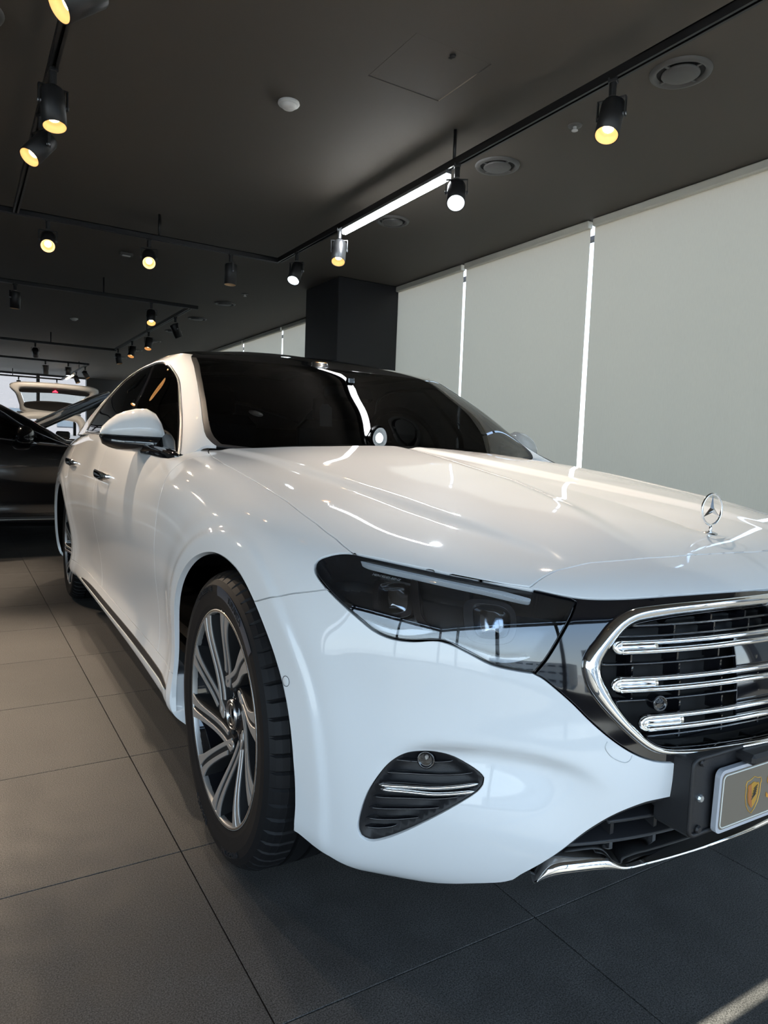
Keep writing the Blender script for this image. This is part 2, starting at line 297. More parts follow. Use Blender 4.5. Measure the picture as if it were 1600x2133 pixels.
# outlines read off on the car surface: (distance round the nose, distance up the panel)
FEAT = {
 'headlight': [(0.9835, 0.7014), (0.918, 0.7049), (0.8124, 0.7057), (0.7136, 0.6991), (0.6276, 0.6806), (0.5783, 0.662), (0.5499, 0.6526, 1), (0.5631, 0.6064), (0.5864, 0.5413), (0.6047, 0.496), (0.6202, 0.4675, 1), (0.6495, 0.4715), (0.6872, 0.4805), (0.7232, 0.5022), (0.7516, 0.5182), (0.7778, 0.5241), (0.8185, 0.5144), (0.8549, 0.514), (0.8879, 0.5255), (0.922, 0.5496), (0.9595, 0.5752), (1.007, 0.6069), (1.044, 0.6341), (1.051, 0.6594), (1.032, 0.6803), (1.009, 0.694)],
 'hood_edge': [(0.9844, 0.7026), (1.057, 0.7235), (1.149, 0.7372), (1.323, 0.7476), (1.53, 0.7515), (1.673, 0.7497), (1.832, 0.7484), (1.994, 0.7694), (2.244, 0.8288), (2.485, 0.8972)],
 'hood_front': [(0.9844, 0.7026), (0.8134, 0.7087), (0.7141, 0.7025), (0.6263, 0.6912, 1), (0.614, 0.7175), (0.588, 0.7709), (0.536, 0.8224), (0.41, 0.8799), (0.26, 0.9265), (0, 0.8793)],
 'nose_low': [(0.6207, 0.6866), (0.5824, 0.6698), (0.534, 0.6577), (0.4736, 0.6567), (0.3656, 0.664), (0.2515, 0.665), (0.116, 0.6582)],
 'fender_bumper': [(1.177, 0.5134), (1.136, 0.5351), (1.073, 0.5682), (0.9908, 0.6055)],
 'surround_low': [(0.6246, 0.4682), (0.6083, 0.4579), (0.585, 0.4341), (0.5607, 0.4079), (0.5369, 0.3796), (0.5133, 0.3545), (0.4893, 0.3328), (0.464, 0.3142), (0.4387, 0.3011), (0.4125, 0.2933), (0.3627, 0.288), (0.1856, 0.2796)],
 'frame_out': [(0.1287, 0.64), (0.2571, 0.6395), (0.3626, 0.6375), (0.4456, 0.6288), (0.4724, 0.6171), (0.5014, 0.5905), (0.5233, 0.5536), (0.541, 0.5218), (0.5489, 0.4944), (0.5473, 0.4681), (0.5385, 0.437), (0.5188, 0.4034), (0.4897, 0.3662), (0.4595, 0.3338), (0.4391, 0.3176), (0.4207, 0.3107), (0.3861, 0.3043), (0.3275, 0.3008), (0.2633, 0.2994), (0.1891, 0.2996)],
 'frame_in': [(0.1472, 0.6065), (0.2697, 0.6071), (0.372, 0.6008), (0.4437, 0.5886), (0.4666, 0.5748), (0.4892, 0.546), (0.5072, 0.5115), (0.5155, 0.4847), (0.5108, 0.4517), (0.4954, 0.418), (0.4703, 0.3761), (0.4443, 0.3442), (0.4236, 0.3284), (0.3997, 0.3208), (0.3436, 0.3166), (0.2805, 0.3144), (0.1905, 0.3114)],
 'vent': [(0.7877, 0.2888), (0.8173, 0.2812), (0.8429, 0.2595), (0.8637, 0.2272), (0.8814, 0.1914), (0.8943, 0.1498), (0.8969, 0.1309), (0.8915, 0.1182), (0.8741, 0.1157), (0.8441, 0.1285), (0.8062, 0.1518), (0.7619, 0.1848), (0.7288, 0.2101), (0.701, 0.2328), (0.6913, 0.2469), (0.6919, 0.2578), (0.7072, 0.2696), (0.7394, 0.2844), (0.7618, 0.2888)],
 'intake_up': [(0.6338, 0.0865), (0.6211, 0.0996), (0.5936, 0.1197), (0.5581, 0.1482), (0.5188, 0.1817), (0.4829, 0.2062), (0.4393, 0.2212), (0.4107, 0.2246), (0.36, 0.2266), (0.1623, 0.2147)],
 'lip_up': [(0.6041, 0.1002), (0.5763, 0.1224), (0.5334, 0.1285), (0.4879, 0.1286), (0.4546, 0.1152), (0.4085, 0.1175), (0.3237, 0.1207), (0.2219, 0.1216), (0.0886, 0.1179)],
 'lip_low': [(0.5912, 0.1023), (0.5292, 0.1078), (0.4583, 0.1101), (0.352, 0.1169), (0.218, 0.1166), (0.0734, 0.1042)],
 'dish': [(0.8762, 0.2534), (0.8127, 0.2967), (0.7586, 0.3108), (0.6984, 0.3159), (0.6398, 0.3125), (0.5818, 0.302), (0.5381, 0.2875), (0.5061, 0.266), (0.4755, 0.2473)],
 'bumper_low': [(0.9531, 0.0532), (0.9064, 0.0341), (0.8531, 0.0341), (0.7758, 0.0452), (0.7038, 0.0698), (0.6497, 0.0793)],
 'arch': [(1.62, 0.1693), (1.663, 0.2444), (1.62, 0.3409), (1.559, 0.4382), (1.502, 0.5043), (1.446, 0.5461), (1.401, 0.5639), (1.348, 0.5723), (1.285, 0.5664), (1.214, 0.5418), (1.167, 0.5179), (1.121, 0.4674), (1.091, 0.4), (1.068, 0.336), (1.045, 0.2639), (1.032, 0.1807), (1.026, 0.1246), (1.028, 0.077)],
 'door_front': [(2.031, 0.6857), (2.019, 0.6507), (1.976, 0.6267), (1.966, 0.5943), (1.965, 0.5473), (1.95, 0.4934), (1.947, 0.4215), (1.975, 0.341), (2.044, 0.2303), (1.979, 0.1503)],
 'door_mid': [(3.012, 0.6938), (3.104, 0.6495), (3.169, 0.6052), (3.16, 0.5466), (3.142, 0.4206), (3.252, 0.3035), (3.396, 0.2124), (3.255, 0.1714), (3.056, 0.1455)],
 'door_rear': [(4.467, 0.5978), (4.2, 0.5436), (4.014, 0.4351)],
 'sill_top': [(3.868, 0.1318), (3.498, 0.1438), (3.056, 0.1455), (2.435, 0.1471), (1.979, 0.1503), (1.649, 0.1571)],
 'sill_low': [(3.798, 0.0637), (3.604, 0.0787), (1.775, 0.1147), (1.647, 0.1067)],
 'trim_up': [(3.583, 0.0926), (3.232, 0.1101), (2.752, 0.1134), (2.388, 0.1151), (2.108, 0.1168), (1.891, 0.1154), (1.771, 0.1161)],
 'sensor': [(1.062, 0.3641)],
 'washer': [(0.5062, 0.3343), (0.5083, 0.324), (0.4981, 0.3092), (0.4785, 0.2971), (0.4708, 0.3009), (0.4655, 0.3091)],
 'handle_f': [(3.151, 0.5889), (2.754, 0.5743)],
 'handle_r': [(4.416, 0.6097), (3.704, 0.5825)],
 'star': [(0.1267, 1.217)],
 'grille_sensor': [(0.4149, 0.402)],
 'vent_cam': [(0.7876, 0.2696)],
 'bar1': [(0.4948, 0.5268), (0.3931, 0.5309), (0.294, 0.5309), (0.1755, 0.525)],
 'bar2': [(0.4983, 0.4424), (0.3979, 0.4444), (0.3031, 0.4452), (0.1901, 0.4405)],
 'bar3': [(0.451, 0.3678), (0.3524, 0.3677), (0.1926, 0.362)],
 'hl_top': [(0.9658, 0.6924), (0.852, 0.6954), (0.7578, 0.6917), (0.6721, 0.6773), (0.6081, 0.6567)],
 'slat_v': [(0.4775, 0.5631), (0.5155, 0.4784), (0.4802, 0.4033), (0.4228, 0.3363)],
 'radar': [(0.2393, 0.5083), (0.2443, 0.3783)],
 'cam_pod': [(0.1743, 0.574)],
 'vbar': [(0.861, 0.2173), (0.7793, 0.2253), (0.6972, 0.2454)],
 'vbar2': [(0.8584, 0.21), (0.7783, 0.2155), (0.7025, 0.2326)],
 'vs0': [(0.8429, 0.2614), (0.7404, 0.2764)],
 'vs1': [(0.8554, 0.2373), (0.7044, 0.2619)],
 'vs2': [(0.8788, 0.1885), (0.7235, 0.22)],
 'vs3': [(0.8859, 0.1671), (0.7518, 0.1978)],
 'vs4': [(0.8908, 0.1473), (0.7888, 0.1718)],
 'vs5': [(0.8915, 0.1322), (0.8296, 0.1478)],
 'belt': [(2.098, 0.7215), (2.57, 0.736), (3.844, 0.7285)],
 'ws_edge': [(0.5931, 0.5946), (0.6267, 0.5931), (0.6033, 0.4798), (0.5948, 0.3653), (0.5951, 0.2506), (0.6008, 0.1504), (0.5999, 0.0918), (0.5947, 0.0582), (0.5838, 0.0221)],
 'ws_top': [(0.5779, 0.5463), (0.282, 0.589), (0, 0.5534), (0, 0.3065)],
 'dlo': [(0.6886, 0.001), (0.6841, 0.1011), (0.6857, 0.2151), (0.6881, 0.3635), (0.676, 0.4673), (0.6963, 0.5187), (0.8226, 0.5409), (0.9983, 0.534), (1.245, 0.5221), (1.44, 0.4452), (1.601, 0.3324), (1.743, 0.219), (1.858, 0.087)],
 'pillar_b': [(0.921, 0.512), (0.9892, 0.3034), (0.9993, 0.1753)],
 'drl_top': [(0.9676, 0.7018), (0.9143, 0.7097), (0.8496, 0.7117), (0.7805, 0.7111), (0.7138, 0.703), (0.6266, 0.6667), (0.6308, 0.6536), (0.7121, 0.682), (0.8106, 0.6941), (0.9038, 0.6948), (0.9501, 0.695)],
 'drl_a': [(0.9414, 0.5578), (0.8962, 0.5434), (0.8558, 0.5363), (0.8182, 0.5452), (0.7861, 0.5441), (0.8235, 0.5271), (0.8609, 0.5242), (0.9027, 0.5346)],
 'drl_b': [(0.7689, 0.5326), (0.7337, 0.5179), (0.6935, 0.5021), (0.6682, 0.4969), (0.626, 0.5029), (0.6573, 0.4854), (0.693, 0.4871), (0.7332, 0.5073)],
 'proj_a': [(0.9117, 0.6433), (0.9111, 0.6603), (0.9007, 0.6709), (0.8702, 0.6823), (0.8575, 0.6757), (0.8514, 0.6554), (0.8463, 0.6072), (0.8499, 0.5901), (0.8638, 0.5811), (0.8844, 0.5763), (0.8972, 0.583), (0.9043, 0.6029)],
 'bezel_a': [(0.9258, 0.6488), (0.9245, 0.6731), (0.9098, 0.6876), (0.8688, 0.7048), (0.8515, 0.6961), (0.8411, 0.659), (0.835, 0.598), (0.8409, 0.5767), (0.8621, 0.5664), (0.8882, 0.5604), (0.9062, 0.5697), (0.9144, 0.5901)],
 'proj_b': [(0.726, 0.6265), (0.7178, 0.6471), (0.6793, 0.6481), (0.6628, 0.6243), (0.6603, 0.5729), (0.6691, 0.5477), (0.7012, 0.541), (0.7181, 0.5545)],
 'bezel_b': [(0.7434, 0.633), (0.7267, 0.6683), (0.6744, 0.6722), (0.6526, 0.6332), (0.6495, 0.5658), (0.6623, 0.5327), (0.7046, 0.5248), (0.7322, 0.5416)],
 'fin': [(0.8479, 0.6895), (0.833, 0.6856), (0.8148, 0.5882), (0.7889, 0.5446), (0.8015, 0.5395), (0.8264, 0.5786)],
 'badge': [(0.9375, 0.7067), (0.8917, 0.7069)],
}
# ---------------------------------------------------------------- blender helpers
def tag(o, label=None, cat=None, group=None, kind=None):
    if label: o['label'] = label
    if cat: o['category'] = cat
    if group: o['group'] = group
    if kind: o['kind'] = kind
    return o
def empty(name, loc=(0, 0, 0), rz=0, parent=None):
    o = bpy.data.objects.new(name, None); o.location = loc; o.rotation_euler = (0, 0, rz); o.empty_display_size = .1
    COL.objects.link(o); o.parent = parent; return o
def mesh_of(name, V, F, mat, N=None, smooth=True):
    V = np.asarray(V, float); me = bpy.data.meshes.new(name)
    if isinstance(F, np.ndarray) and F.ndim == 2 and F.shape[1] == 3:
        F = F[(F[:, 0] != F[:, 1]) & (F[:, 1] != F[:, 2]) & (F[:, 0] != F[:, 2])]
        me.vertices.add(len(V)); me.vertices.foreach_set('co', V.ravel()); k = len(F)
        me.loops.add(3*k); me.loops.foreach_set('vertex_index', F.ravel().astype(np.int32))
        me.polygons.add(k); me.polygons.foreach_set('loop_start', np.arange(0, 3*k, 3, dtype=np.int32))
        me.update(calc_edges=True)
    else:
        me.from_pydata([tuple(v) for v in V], [], [tuple(int(i) for i in f) for f in F]); me.update()
    me.polygons.foreach_set('use_smooth', np.full(len(me.polygons), smooth))
    me.materials.append(mat)
    if N is not None and len(me.polygons): me.normals_split_custom_set_from_vertices(np.asarray(N, float))
    return me
def mk(name, V, F, mat, parent=None, N=None, smooth=True, loc=None, rot=None):
    o = bpy.data.objects.new(name, mesh_of(name, V, F, mat, N, smooth)); COL.objects.link(o); o.parent = parent
    if loc is not None: o.location = loc
    if rot is not None: o.rotation_euler = rot
    return o
def inst(name, src, parent=None, loc=(0, 0, 0), rot=(0, 0, 0), scale=(1, 1, 1)):
    o = bpy.data.objects.new(name, src.data); COL.objects.link(o); o.parent = parent; o.location = loc; o.rotation_euler = rot; o.scale = scale; return o
def box(c, s, b=0.):
    """box centre c, size s, optional chamfer b on all edges"""
    c = np.array(c, float); h = np.array(s, float)/2
    if b <= 0:
        V = np.array([[x, y, z] for x in (-1, 1) for y in (-1, 1) for z in (-1, 1)])*h+c
        return V, [(0, 1, 3, 2), (4, 6, 7, 5), (0, 4, 5, 1), (2, 3, 7, 6), (0, 2, 6, 4), (1, 5, 7, 3)]
    V = []; idx = {}
    for x in (-1, 1):
        for y in (-1, 1):
            for z in (-1, 1):
                for a in range(3):
                    p = np.array([x, y, z])*(h-b); p[a] = (x, y, z)[a]*h[a]; idx[x, y, z, a] = len(V); V.append(p+c)
    F = []
    for a in range(3):
        u, v = [(1, 2), (2, 0), (0, 1)][a]
        for s_ in (-1, 1):
            q = []
            for (i, j) in ((-1, -1), (1, -1), (1, 1), (-1, 1)):
                k = [0, 0, 0]; k[a] = s_; k[u] = i; k[v] = j; q.append(idx[(*k, a)])
            F.append(q if s_ > 0 else q[::-1])
    for a in range(3):                                             # edges
        u, v = [(1, 2), (2, 0), (0, 1)][a]
        for i in (-1, 1):
            for j in (-1, 1):
                def g(w, f):
                    k = [0, 0, 0]; k[a] = w; k[u] = i; k[v] = j; return idx[(*k, f)]
                q = [g(-1, u), g(1, u), g(1, v), g(-1, v)]
                F.append(q if i*j < 0 else q[::-1])
    for x in (-1, 1):
        for y in (-1, 1):
            for z in (-1, 1):
                q = [idx[x, y, z, a] for a in range(3)]; F.append(q if x*y*z > 0 else q[::-1])
    return np.array(V), F
def join(*parts):
    V = []; F = []; n = 0
    for v, f in parts:
        V.append(np.asarray(v, float)); F += [tuple(int(i)+n for i in q) for q in f]; n += len(v)
    return np.concatenate(V), F
def revolve(prof, n=32, axis='z', a0=0., a1=2*math.pi):
    """prof: (r, h) list; closed ring around axis"""
    prof = np.array(prof, float); full = abs(a1-a0-2*math.pi) < 1e-6; m = n if full else n+1
    t = np.linspace(a0, a1, n, endpoint=False) if full else np.linspace(a0, a1, m)
    V = np.stack([prof[None, :, 0]*np.cos(t)[:, None], prof[None, :, 0]*np.sin(t)[:, None], np.repeat(prof[None, :, 1], m, 0)], -1).reshape(-1, 3)
    k = len(prof); F = [(i*k+j, ((i+1) % m)*k+j, ((i+1) % m)*k+j+1, i*k+j+1) for i in range(n) for j in range(k-1)]
    if axis == 'x': V = V[:, [2, 0, 1]]
    if axis == 'y': V = V[:, [1, 2, 0]]
    return V, F
def sweep(P, sec, Nn=None, closed=False, caps=True):
    """section (k,2) swept along path P; first section axis follows normal Nn"""
    P = np.asarray(P, float); n = len(P); T = nrm(np.gradient(P, axis=0)) if not closed else nrm(np.roll(P, -1, 0)-np.roll(P, 1, 0))
    Nn = np.array([0, 0, 1.]) if Nn is None else np.asarray(Nn, float); Nn = np.broadcast_to(Nn, P.shape)
    B = nrm(np.cross(T, Nn)); A = np.cross(B, T); sec = np.asarray(sec, float); k = sec.shape[-2]
    S = np.broadcast_to(sec, (n, k, 2))
    V = (P[:, None]+A[:, None]*S[..., :1]+B[:, None]*S[..., 1:]).reshape(-1, 3)
    F = [(i*k+j, i*k+(j+1) % k, ((i+1) % n)*k+(j+1) % k, ((i+1) % n)*k+j) for i in range(n if closed else n-1) for j in range(k)]
    if caps and not closed: F += [tuple(range(k))[::-1], tuple(range((n-1)*k, n*k))]
    return V, F
def circ(r, n=12, ry=None): t = np.arange(n)/n*2*np.pi; return np.stack([r*np.cos(t), (ry or r)*np.sin(t)], 1)
def rrect(w, h, r, n=4):
    o = []
    for cx, cy, a in ((w/2-r, h/2-r, 0), (-w/2+r, h/2-r, 90), (-w/2+r, -h/2+r, 180), (w/2-r, -h/2+r, 270)):
        for i in range(n+1):
            t = math.radians(a+90*i/n); o.append((cx+r*math.cos(t), cy+r*math.sin(t)))
    return np.array(o)
def prism(poly, d0, d1, frame):
    """polygon (k,2) extruded from depth d0 to d1 in frame (origin, ex, ey, en)"""
    O, ex, ey, en = [np.asarray(q, float) for q in frame]; poly = np.asarray(poly, float); k = len(poly)
    b = O+poly[:, :1]*ex+poly[:, 1:]*ey; V = np.concatenate([b+en*d0, b+en*d1])
    return V, [tuple(range(k))[::-1], tuple(range(k, 2*k))]+[(i, (i+1) % k, k+(i+1) % k, k+i) for i in range(k)]
def text_mesh(name, txt, mat, size, frame, parent, depth=.001, bend=None):
    """lettering laid in frame (origin, ex, ey, en); bend = radius to wrap along an arc"""
    cu = bpy.data.curves.new(name, 'FONT'); cu.body = txt; cu.size = size; cu.extrude = depth; cu.align_x = 'CENTER'; cu.align_y = 'CENTER'
    to = bpy.data.objects.new(name, cu); COL.objects.link(to); dg = bpy.context.evaluated_depsgraph_get(); dg.update()
    me = bpy.data.meshes.new_from_object(to.evaluated_get(dg)); bpy.data.objects.remove(to)
    V = np.zeros(len(me.vertices)*3); me.vertices.foreach_get('co', V); V = V.reshape(-1, 3)
    if bend:
        a = V[:, 0]/bend; r = bend+V[:, 1]; V = np.stack([r*np.sin(a), r*np.cos(a)-bend, V[:, 2]], 1)
    O, ex, ey, en = [np.asarray(q, float) for q in frame]
    V = O+V[:, :1]*ex+V[:, 1:2]*ey+V[:, 2:]*en
    me.vertices.foreach_set('co', V.ravel()); me.update(); me.materials.clear(); me.materials.append(mat); me.name = name
    o = bpy.data.objects.new(name, me); COL.objects.link(o); o.parent = parent; return o
# ---------------------------------------------------------------- materials
def mat(name, col=(.8, .8, .8), rough=.5, metal=0., coat=0., spec=.5, emit=None, es=1., bump=None, var=None, coat_r=.03):
    """bump = (scale, strength, detail); var = (scale, amount) brightness mottling"""
    m = bpy.data.materials.new(name); m.use_nodes = True; t = m.node_tree; b = t.nodes['Principled BSDF']; i = b.inputs
    i['Base Color'].default_value = (*col, 1); i['Roughness'].default_value = rough; i['Metallic'].default_value = metal
    i['Coat Weight'].default_value = coat; i['Coat Roughness'].default_value = coat_r; i['Specular IOR Level'].default_value = spec
    if emit: i['Emission Color'].default_value = (*emit, 1); i['Emission Strength'].default_value = es
    if bump or var: tc = t.nodes.new('ShaderNodeTexCoord')
    if bump:
        n = t.nodes.new('ShaderNodeTexNoise'); n.inputs['Scale'].default_value = bump[0]; n.inputs['Detail'].default_value = bump[2] if len(bump) > 2 else 2
        bp = t.nodes.new('ShaderNodeBump'); bp.inputs['Strength'].default_value = bump[1]; bp.inputs['Distance'].default_value = .004
        t.links.new(tc.outputs['Object'], n.inputs['Vector']); t.links.new(n.outputs[0], bp.inputs['Height']); t.links.new(bp.outputs[0], i['Normal'])
    if var:
        n = t.nodes.new('ShaderNodeTexNoise'); n.inputs['Scale'].default_value = var[0]; n.inputs['Detail'].default_value = 5
        r = t.nodes.new('ShaderNodeMapRange'); r.inputs['From Min'].default_value = .3; r.inputs['From Max'].default_value = .7
        r.inputs['To Min'].default_value = 1-var[1]; r.inputs['To Max'].default_value = 1+var[1]
        x = t.nodes.new('ShaderNodeVectorMath'); x.operation = 'SCALE'; x.inputs[0].default_value = col
        t.links.new(tc.outputs['Object'], n.inputs['Vector']); t.links.new(n.outputs[0], r.inputs[0]); t.links.new(r.outputs[0], x.inputs['Scale']); t.links.new(x.outputs[0], i['Base Color'])
    return m
def glass(name, tint, ior=1.5, rough=0., extra=0.):
    """thin pane: mirror-like by Fresnel, else tinted see-through"""
    m = bpy.data.materials.new(name); m.use_nodes = True; t = m.node_tree; t.nodes.clear(); N = t.nodes.new
    o = N('ShaderNodeOutputMaterial'); mx = N('ShaderNodeMixShader'); tr = N('ShaderNodeBsdfTransparent'); gl = N('ShaderNodeBsdfGlossy'); fr = N('ShaderNodeFresnel')
    tr.inputs[0].default_value = (*tint, 1); gl.inputs['Roughness'].default_value = rough; gl.inputs[0].default_value = (1, 1, 1, 1); ge = N('ShaderNodeNewGeometry'); io = N('ShaderNodeMapRange'); io.inputs['To Min'].default_value = ior; io.inputs['To Max'].default_value = 1/ior
    t.links.new(ge.outputs['Backfacing'], io.inputs[0]); t.links.new(io.outputs[0], fr.inputs[0])   # a thin sheet mirrors alike from both faces
    a = N('ShaderNodeMath'); a.operation = 'ADD'; a.use_clamp = True; a.inputs[1].default_value = extra
    t.links.new(fr.outputs[0], a.inputs[0]); t.links.new(a.outputs[0], mx.inputs[0]); t.links.new(tr.outputs[0], mx.inputs[1]); t.links.new(gl.outputs[0], mx.inputs[2]); t.links.new(mx.outputs[0], o.inputs[0])
    return m
def emis(name, col, s):
    return mat(name, (.02, .02, .02), .5, emit=col, es=s)
M = dict(
 paint=mat('white_car_paint', (.82, .82, .82), .55, coat=1., spec=.05), blackpaint=mat('black_car_paint', (.004, .004, .005), .2, coat=1.), greypaint=mat('dark_grey_car_paint', (.13, .135, .14), .3, metal=.4, coat=1.),
 piano=mat('gloss_black_plastic', (.006, .006, .008), .06, coat=1.), plastic=mat('matt_black_plastic', (.012, .012, .014), .5, bump=(900, .15)), cavity=mat('dark_cavity_lining', (.006, .006, .007), .7),
 chrome=mat('chrome', (.86, .87, .88), .05, 1.), satin=mat('satin_chrome', (.62, .63, .65), .22, 1.), alloy=mat('machined_alloy', (.50, .49, .48), .42, .7), disc=mat('brake_disc_steel', (.22, .21, .20), .4, 1.),
 tint=glass('tinted_car_glass', (.055, .058, .06), 1.5), screen=glass('dark_windscreen_glass', (.10, .104, .108), 1.36), lens=glass('clear_lens', (.86, .88, .9), 1.62, extra=.05), pane=glass('window_pane', (.92, .95, .94), 1.45),
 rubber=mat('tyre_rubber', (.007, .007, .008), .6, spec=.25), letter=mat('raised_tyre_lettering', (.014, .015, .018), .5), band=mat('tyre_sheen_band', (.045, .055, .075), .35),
 drl=mat('light_guide_plastic', (.62, .65, .68), .18, coat=.6), reflector=mat('lamp_reflector', (.35, .37, .4), .12, 1.), bezel=mat('lamp_bezel', (.02, .021, .024), .25, coat=.3),
 grey=mat('grey_grille_text', (.3, .3, .3), .4),
 plate=mat('plate_taupe_face', (.185, .155, .12), .45), platerim=mat('plate_silver_rim', (.62, .64, .70), .35, .3), gold=mat('gold_print', (.72, .42, .08), .3, .6), copper=mat('copper_print', (.55, .22, .08), .35, .5), orange=mat('orange_print', (.60, .27, .04), .45), paleline=mat('pale_print', (.78, .78, .72), .4), bolt=mat('zinc_bolt', (.55, .58, .6), .3, .8),
 leather=mat('dark_seat_leather', (.02, .019, .018), .5), tan=mat('brown_dash_trim', (.16, .08, .05), .45), paper=mat('paper_tag', (.85, .85, .83), .6), film=mat('seat_film', (.10, .10, .11), .2, coat=.5),
 lampblack=mat('black_lamp_housing', (.018, .018, .019), .42, bump=(400, .05)), lampsilver=mat('silver_lamp_housing', (.35, .36, .38), .35, .8), track=mat('black_track', (.012, .012, .013), .4), warmref=mat('warm_lamp_reflector', (.78, .52, .28), .35), whiteref=mat('white_lamp_reflector', (.85, .88, .9), .35),
 bulb=emis('warm_lamp_face', (1, .74, .42), 7), coolbulb=emis('cool_lamp_face', (.86, .95, 1), 8), tube=emis('led_tube', (.95, .98, 1), 14), dimbulb=emis('warm_lamp_face_dim', (1, .72, .40), 3),
 ceiling=mat('charcoal_ceiling_paint', (.082, .070, .058), .75, bump=(220, .08)), wall=mat('dark_wall_paint', (.05, .05, .052), .7), column=mat('navy_black_column_paint', (.008, .008, .011), .5), frame=mat('dark_window_frame', (.03, .03, .032), .4), palewall=mat('pale_wall_paint', (.5, .5, .48), .7),
 diffuser=mat('grey_air_diffuser', (.085, .082, .078), .5), slot=mat('diffuser_slot', (.008, .008, .008), .8), detector=mat('white_detector_plastic', (.72, .71, .68), .4),
 suvpaint=mat('white_suv_paint', (.74, .74, .73), .35, coat=1.), red=emis('red_brake_light', (1, .03, .06), 1.6), facade=mat('pale_facade', (.080, .077, .087), .8), facadewin=mat('facade_window', (.035, .045, .06), .3), concrete=mat('pale_concrete', (.45, .44, .42), .85), street=mat('street_ground', (.32, .31, .30), .9), bluefilm=mat('blue_facade', (.075, .115, .13), .6), sand=mat('sand_facade', (.12, .10, .06), .8), emblemblack=mat('badge_black', (.01, .01, .012), .2, coat=.5),
)
def tile_mat():
    m = mat('dark_grey_stone_tile', (.1, .1, .1), .52, spec=.4); t = m.node_tree; b = t.nodes['Principled BSDF']; N = t.nodes.new
    g = N('ShaderNodeNewGeometry'); info = N('ShaderNodeObjectInfo')
    def noise(s, d):
        n = N('ShaderNodeTexNoise'); n.inputs['Scale'].default_value = s; n.inputs['Detail'].default_value = d; n.inputs['Roughness'].default_value = .6; t.links.new(g.outputs['Position'], n.inputs['Vector']); return n
    fine, mid, big = noise(380, 2), noise(14, 6), noise(1.6, 4)
    def ramp(src, a, b_, lo, hi):
        r = N('ShaderNodeMapRange'); r.inputs['From Min'].default_value = a; r.inputs['From Max'].default_value = b_; r.inputs['To Min'].default_value = lo; r.inputs['To Max'].default_value = hi; t.links.new(src, r.inputs[0]); return r.outputs[0]
    def mul(a, b_):
        x = N('ShaderNodeMath'); x.operation = 'MULTIPLY'; t.links.new(a, x.inputs[0]); t.links.new(b_, x.inputs[1]); return x.outputs[0]
    v = mul(mul(ramp(fine.outputs[0], .36, .66, .35, 1.9), ramp(mid.outputs[0], .3, .7, .82, 1.15)), mul(ramp(big.outputs[0], .3, .7, .85, 1.15), ramp(info.outputs['Random'], 0, 1, .93, 1.07)))
    x = N('ShaderNodeVectorMath'); x.operation = 'SCALE'; x.inputs[0].default_value = (.066, .062, .058); t.links.new(v, x.inputs['Scale']); t.links.new(x.outputs[0], b.inputs['Base Color'])
    t.links.new(ramp(mid.outputs[0], .3, .7, .58, .72), b.inputs['Roughness'])
    bp = N('ShaderNodeBump'); bp.inputs['Strength'].default_value = .22; bp.inputs['Distance'].default_value = .002; t.links.new(fine.outputs[0], bp.inputs['Height']); t.links.new(bp.outputs[0], b.inputs['Normal'])
    return m
M['tile'] = tile_mat(); M['grout'] = mat('tile_joint', (.02, .019, .018), .9)
def blind_mat():
    m = bpy.data.materials.new('roller_blind_fabric'); m.use_nodes = True; t = m.node_tree; t.nodes.clear(); N = t.nodes.new
    o = N('ShaderNodeOutputMaterial'); mx = N('ShaderNodeMixShader'); d = N('ShaderNodeBsdfDiffuse'); tr = N('ShaderNodeBsdfTranslucent'); tc = N('ShaderNodeTexCoord')
    w = N('ShaderNodeTexNoise'); w.inputs['Scale'].default_value = 90; mp = N('ShaderNodeMapping'); mp.inputs['Scale'].default_value = (1, 6, .25)
    r = N('ShaderNodeMapRange'); r.inputs['To Min'].default_value = .92; r.inputs['To Max'].default_value = 1.06
    x = N('ShaderNodeVectorMath'); x.operation = 'SCALE'; x.inputs[0].default_value = (.42, .362, .278)
    t.links.new(tc.outputs['Object'], mp.inputs[0]); t.links.new(mp.outputs[0], w.inputs['Vector']); t.links.new(w.outputs[0], r.inputs[0]); t.links.new(r.outputs[0], x.inputs['Scale'])
    t.links.new(x.outputs[0], d.inputs[0]); t.links.new(x.outputs[0], tr.inputs[0]); mx.inputs[0].default_value = .50
    t.links.new(d.outputs[0], mx.inputs[1]); t.links.new(tr.outputs[0], mx.inputs[2]); t.links.new(mx.outputs[0], o.inputs[0]); return m
M['blind'] = blind_mat()
# ---------------------------------------------------------------- the room
def struct(name, V, F, m, **k): return tag(mk(name, V, F, m, smooth=False, **k), kind='structure')
floor = struct('floor', *box((-1.5, 7.2, -.045), (8.6, 21.4, .06)), M['grout'])
P_ = .5566; TX, TY = -.975, .0735; tile_me = mesh_of('floor_tile', *box((0, 0, 0), (P_-.0024, P_-.0024, .014), .0008), M['tile'], smooth=False)
done = set()
for j in range(-4, 14):                                           # tiles that can be told apart, each its own slab
    for i in range(-7 if j < 8 else -3, 6 if j < 8 else 4):
        x, y = TX+P_*(i+.5), TY+P_*(j+.5)
        if abs(x) < .62 and .7 < y < 3.6: continue                # hidden under the car: in the joined field below
        d = Vector((x-CAM[0], y-CAM[1], -CAM[2])); f = d.dot(Vector(CW))
        if f < .1 or abs(d.dot(Vector(CR))/f) > .9 or y > 8.3: continue
        o = bpy.data.objects.new('floor_tile', tile_me); COL.objects.link(o); o.location = (x, y, -.007); o.parent = floor; done.add((i, j))
fld = []
for j in range(-6, 30):
    for i in range(-15, 12):
        x, y = TX+P_*(i+.5), TY+P_*(j+.5)
        if (i, j) in done or y > 17.3 or y < -3.0 or x < -5.2: continue
        fld.append(box((x, y, -.007), (P_-.0035, P_-.0035, .014)))
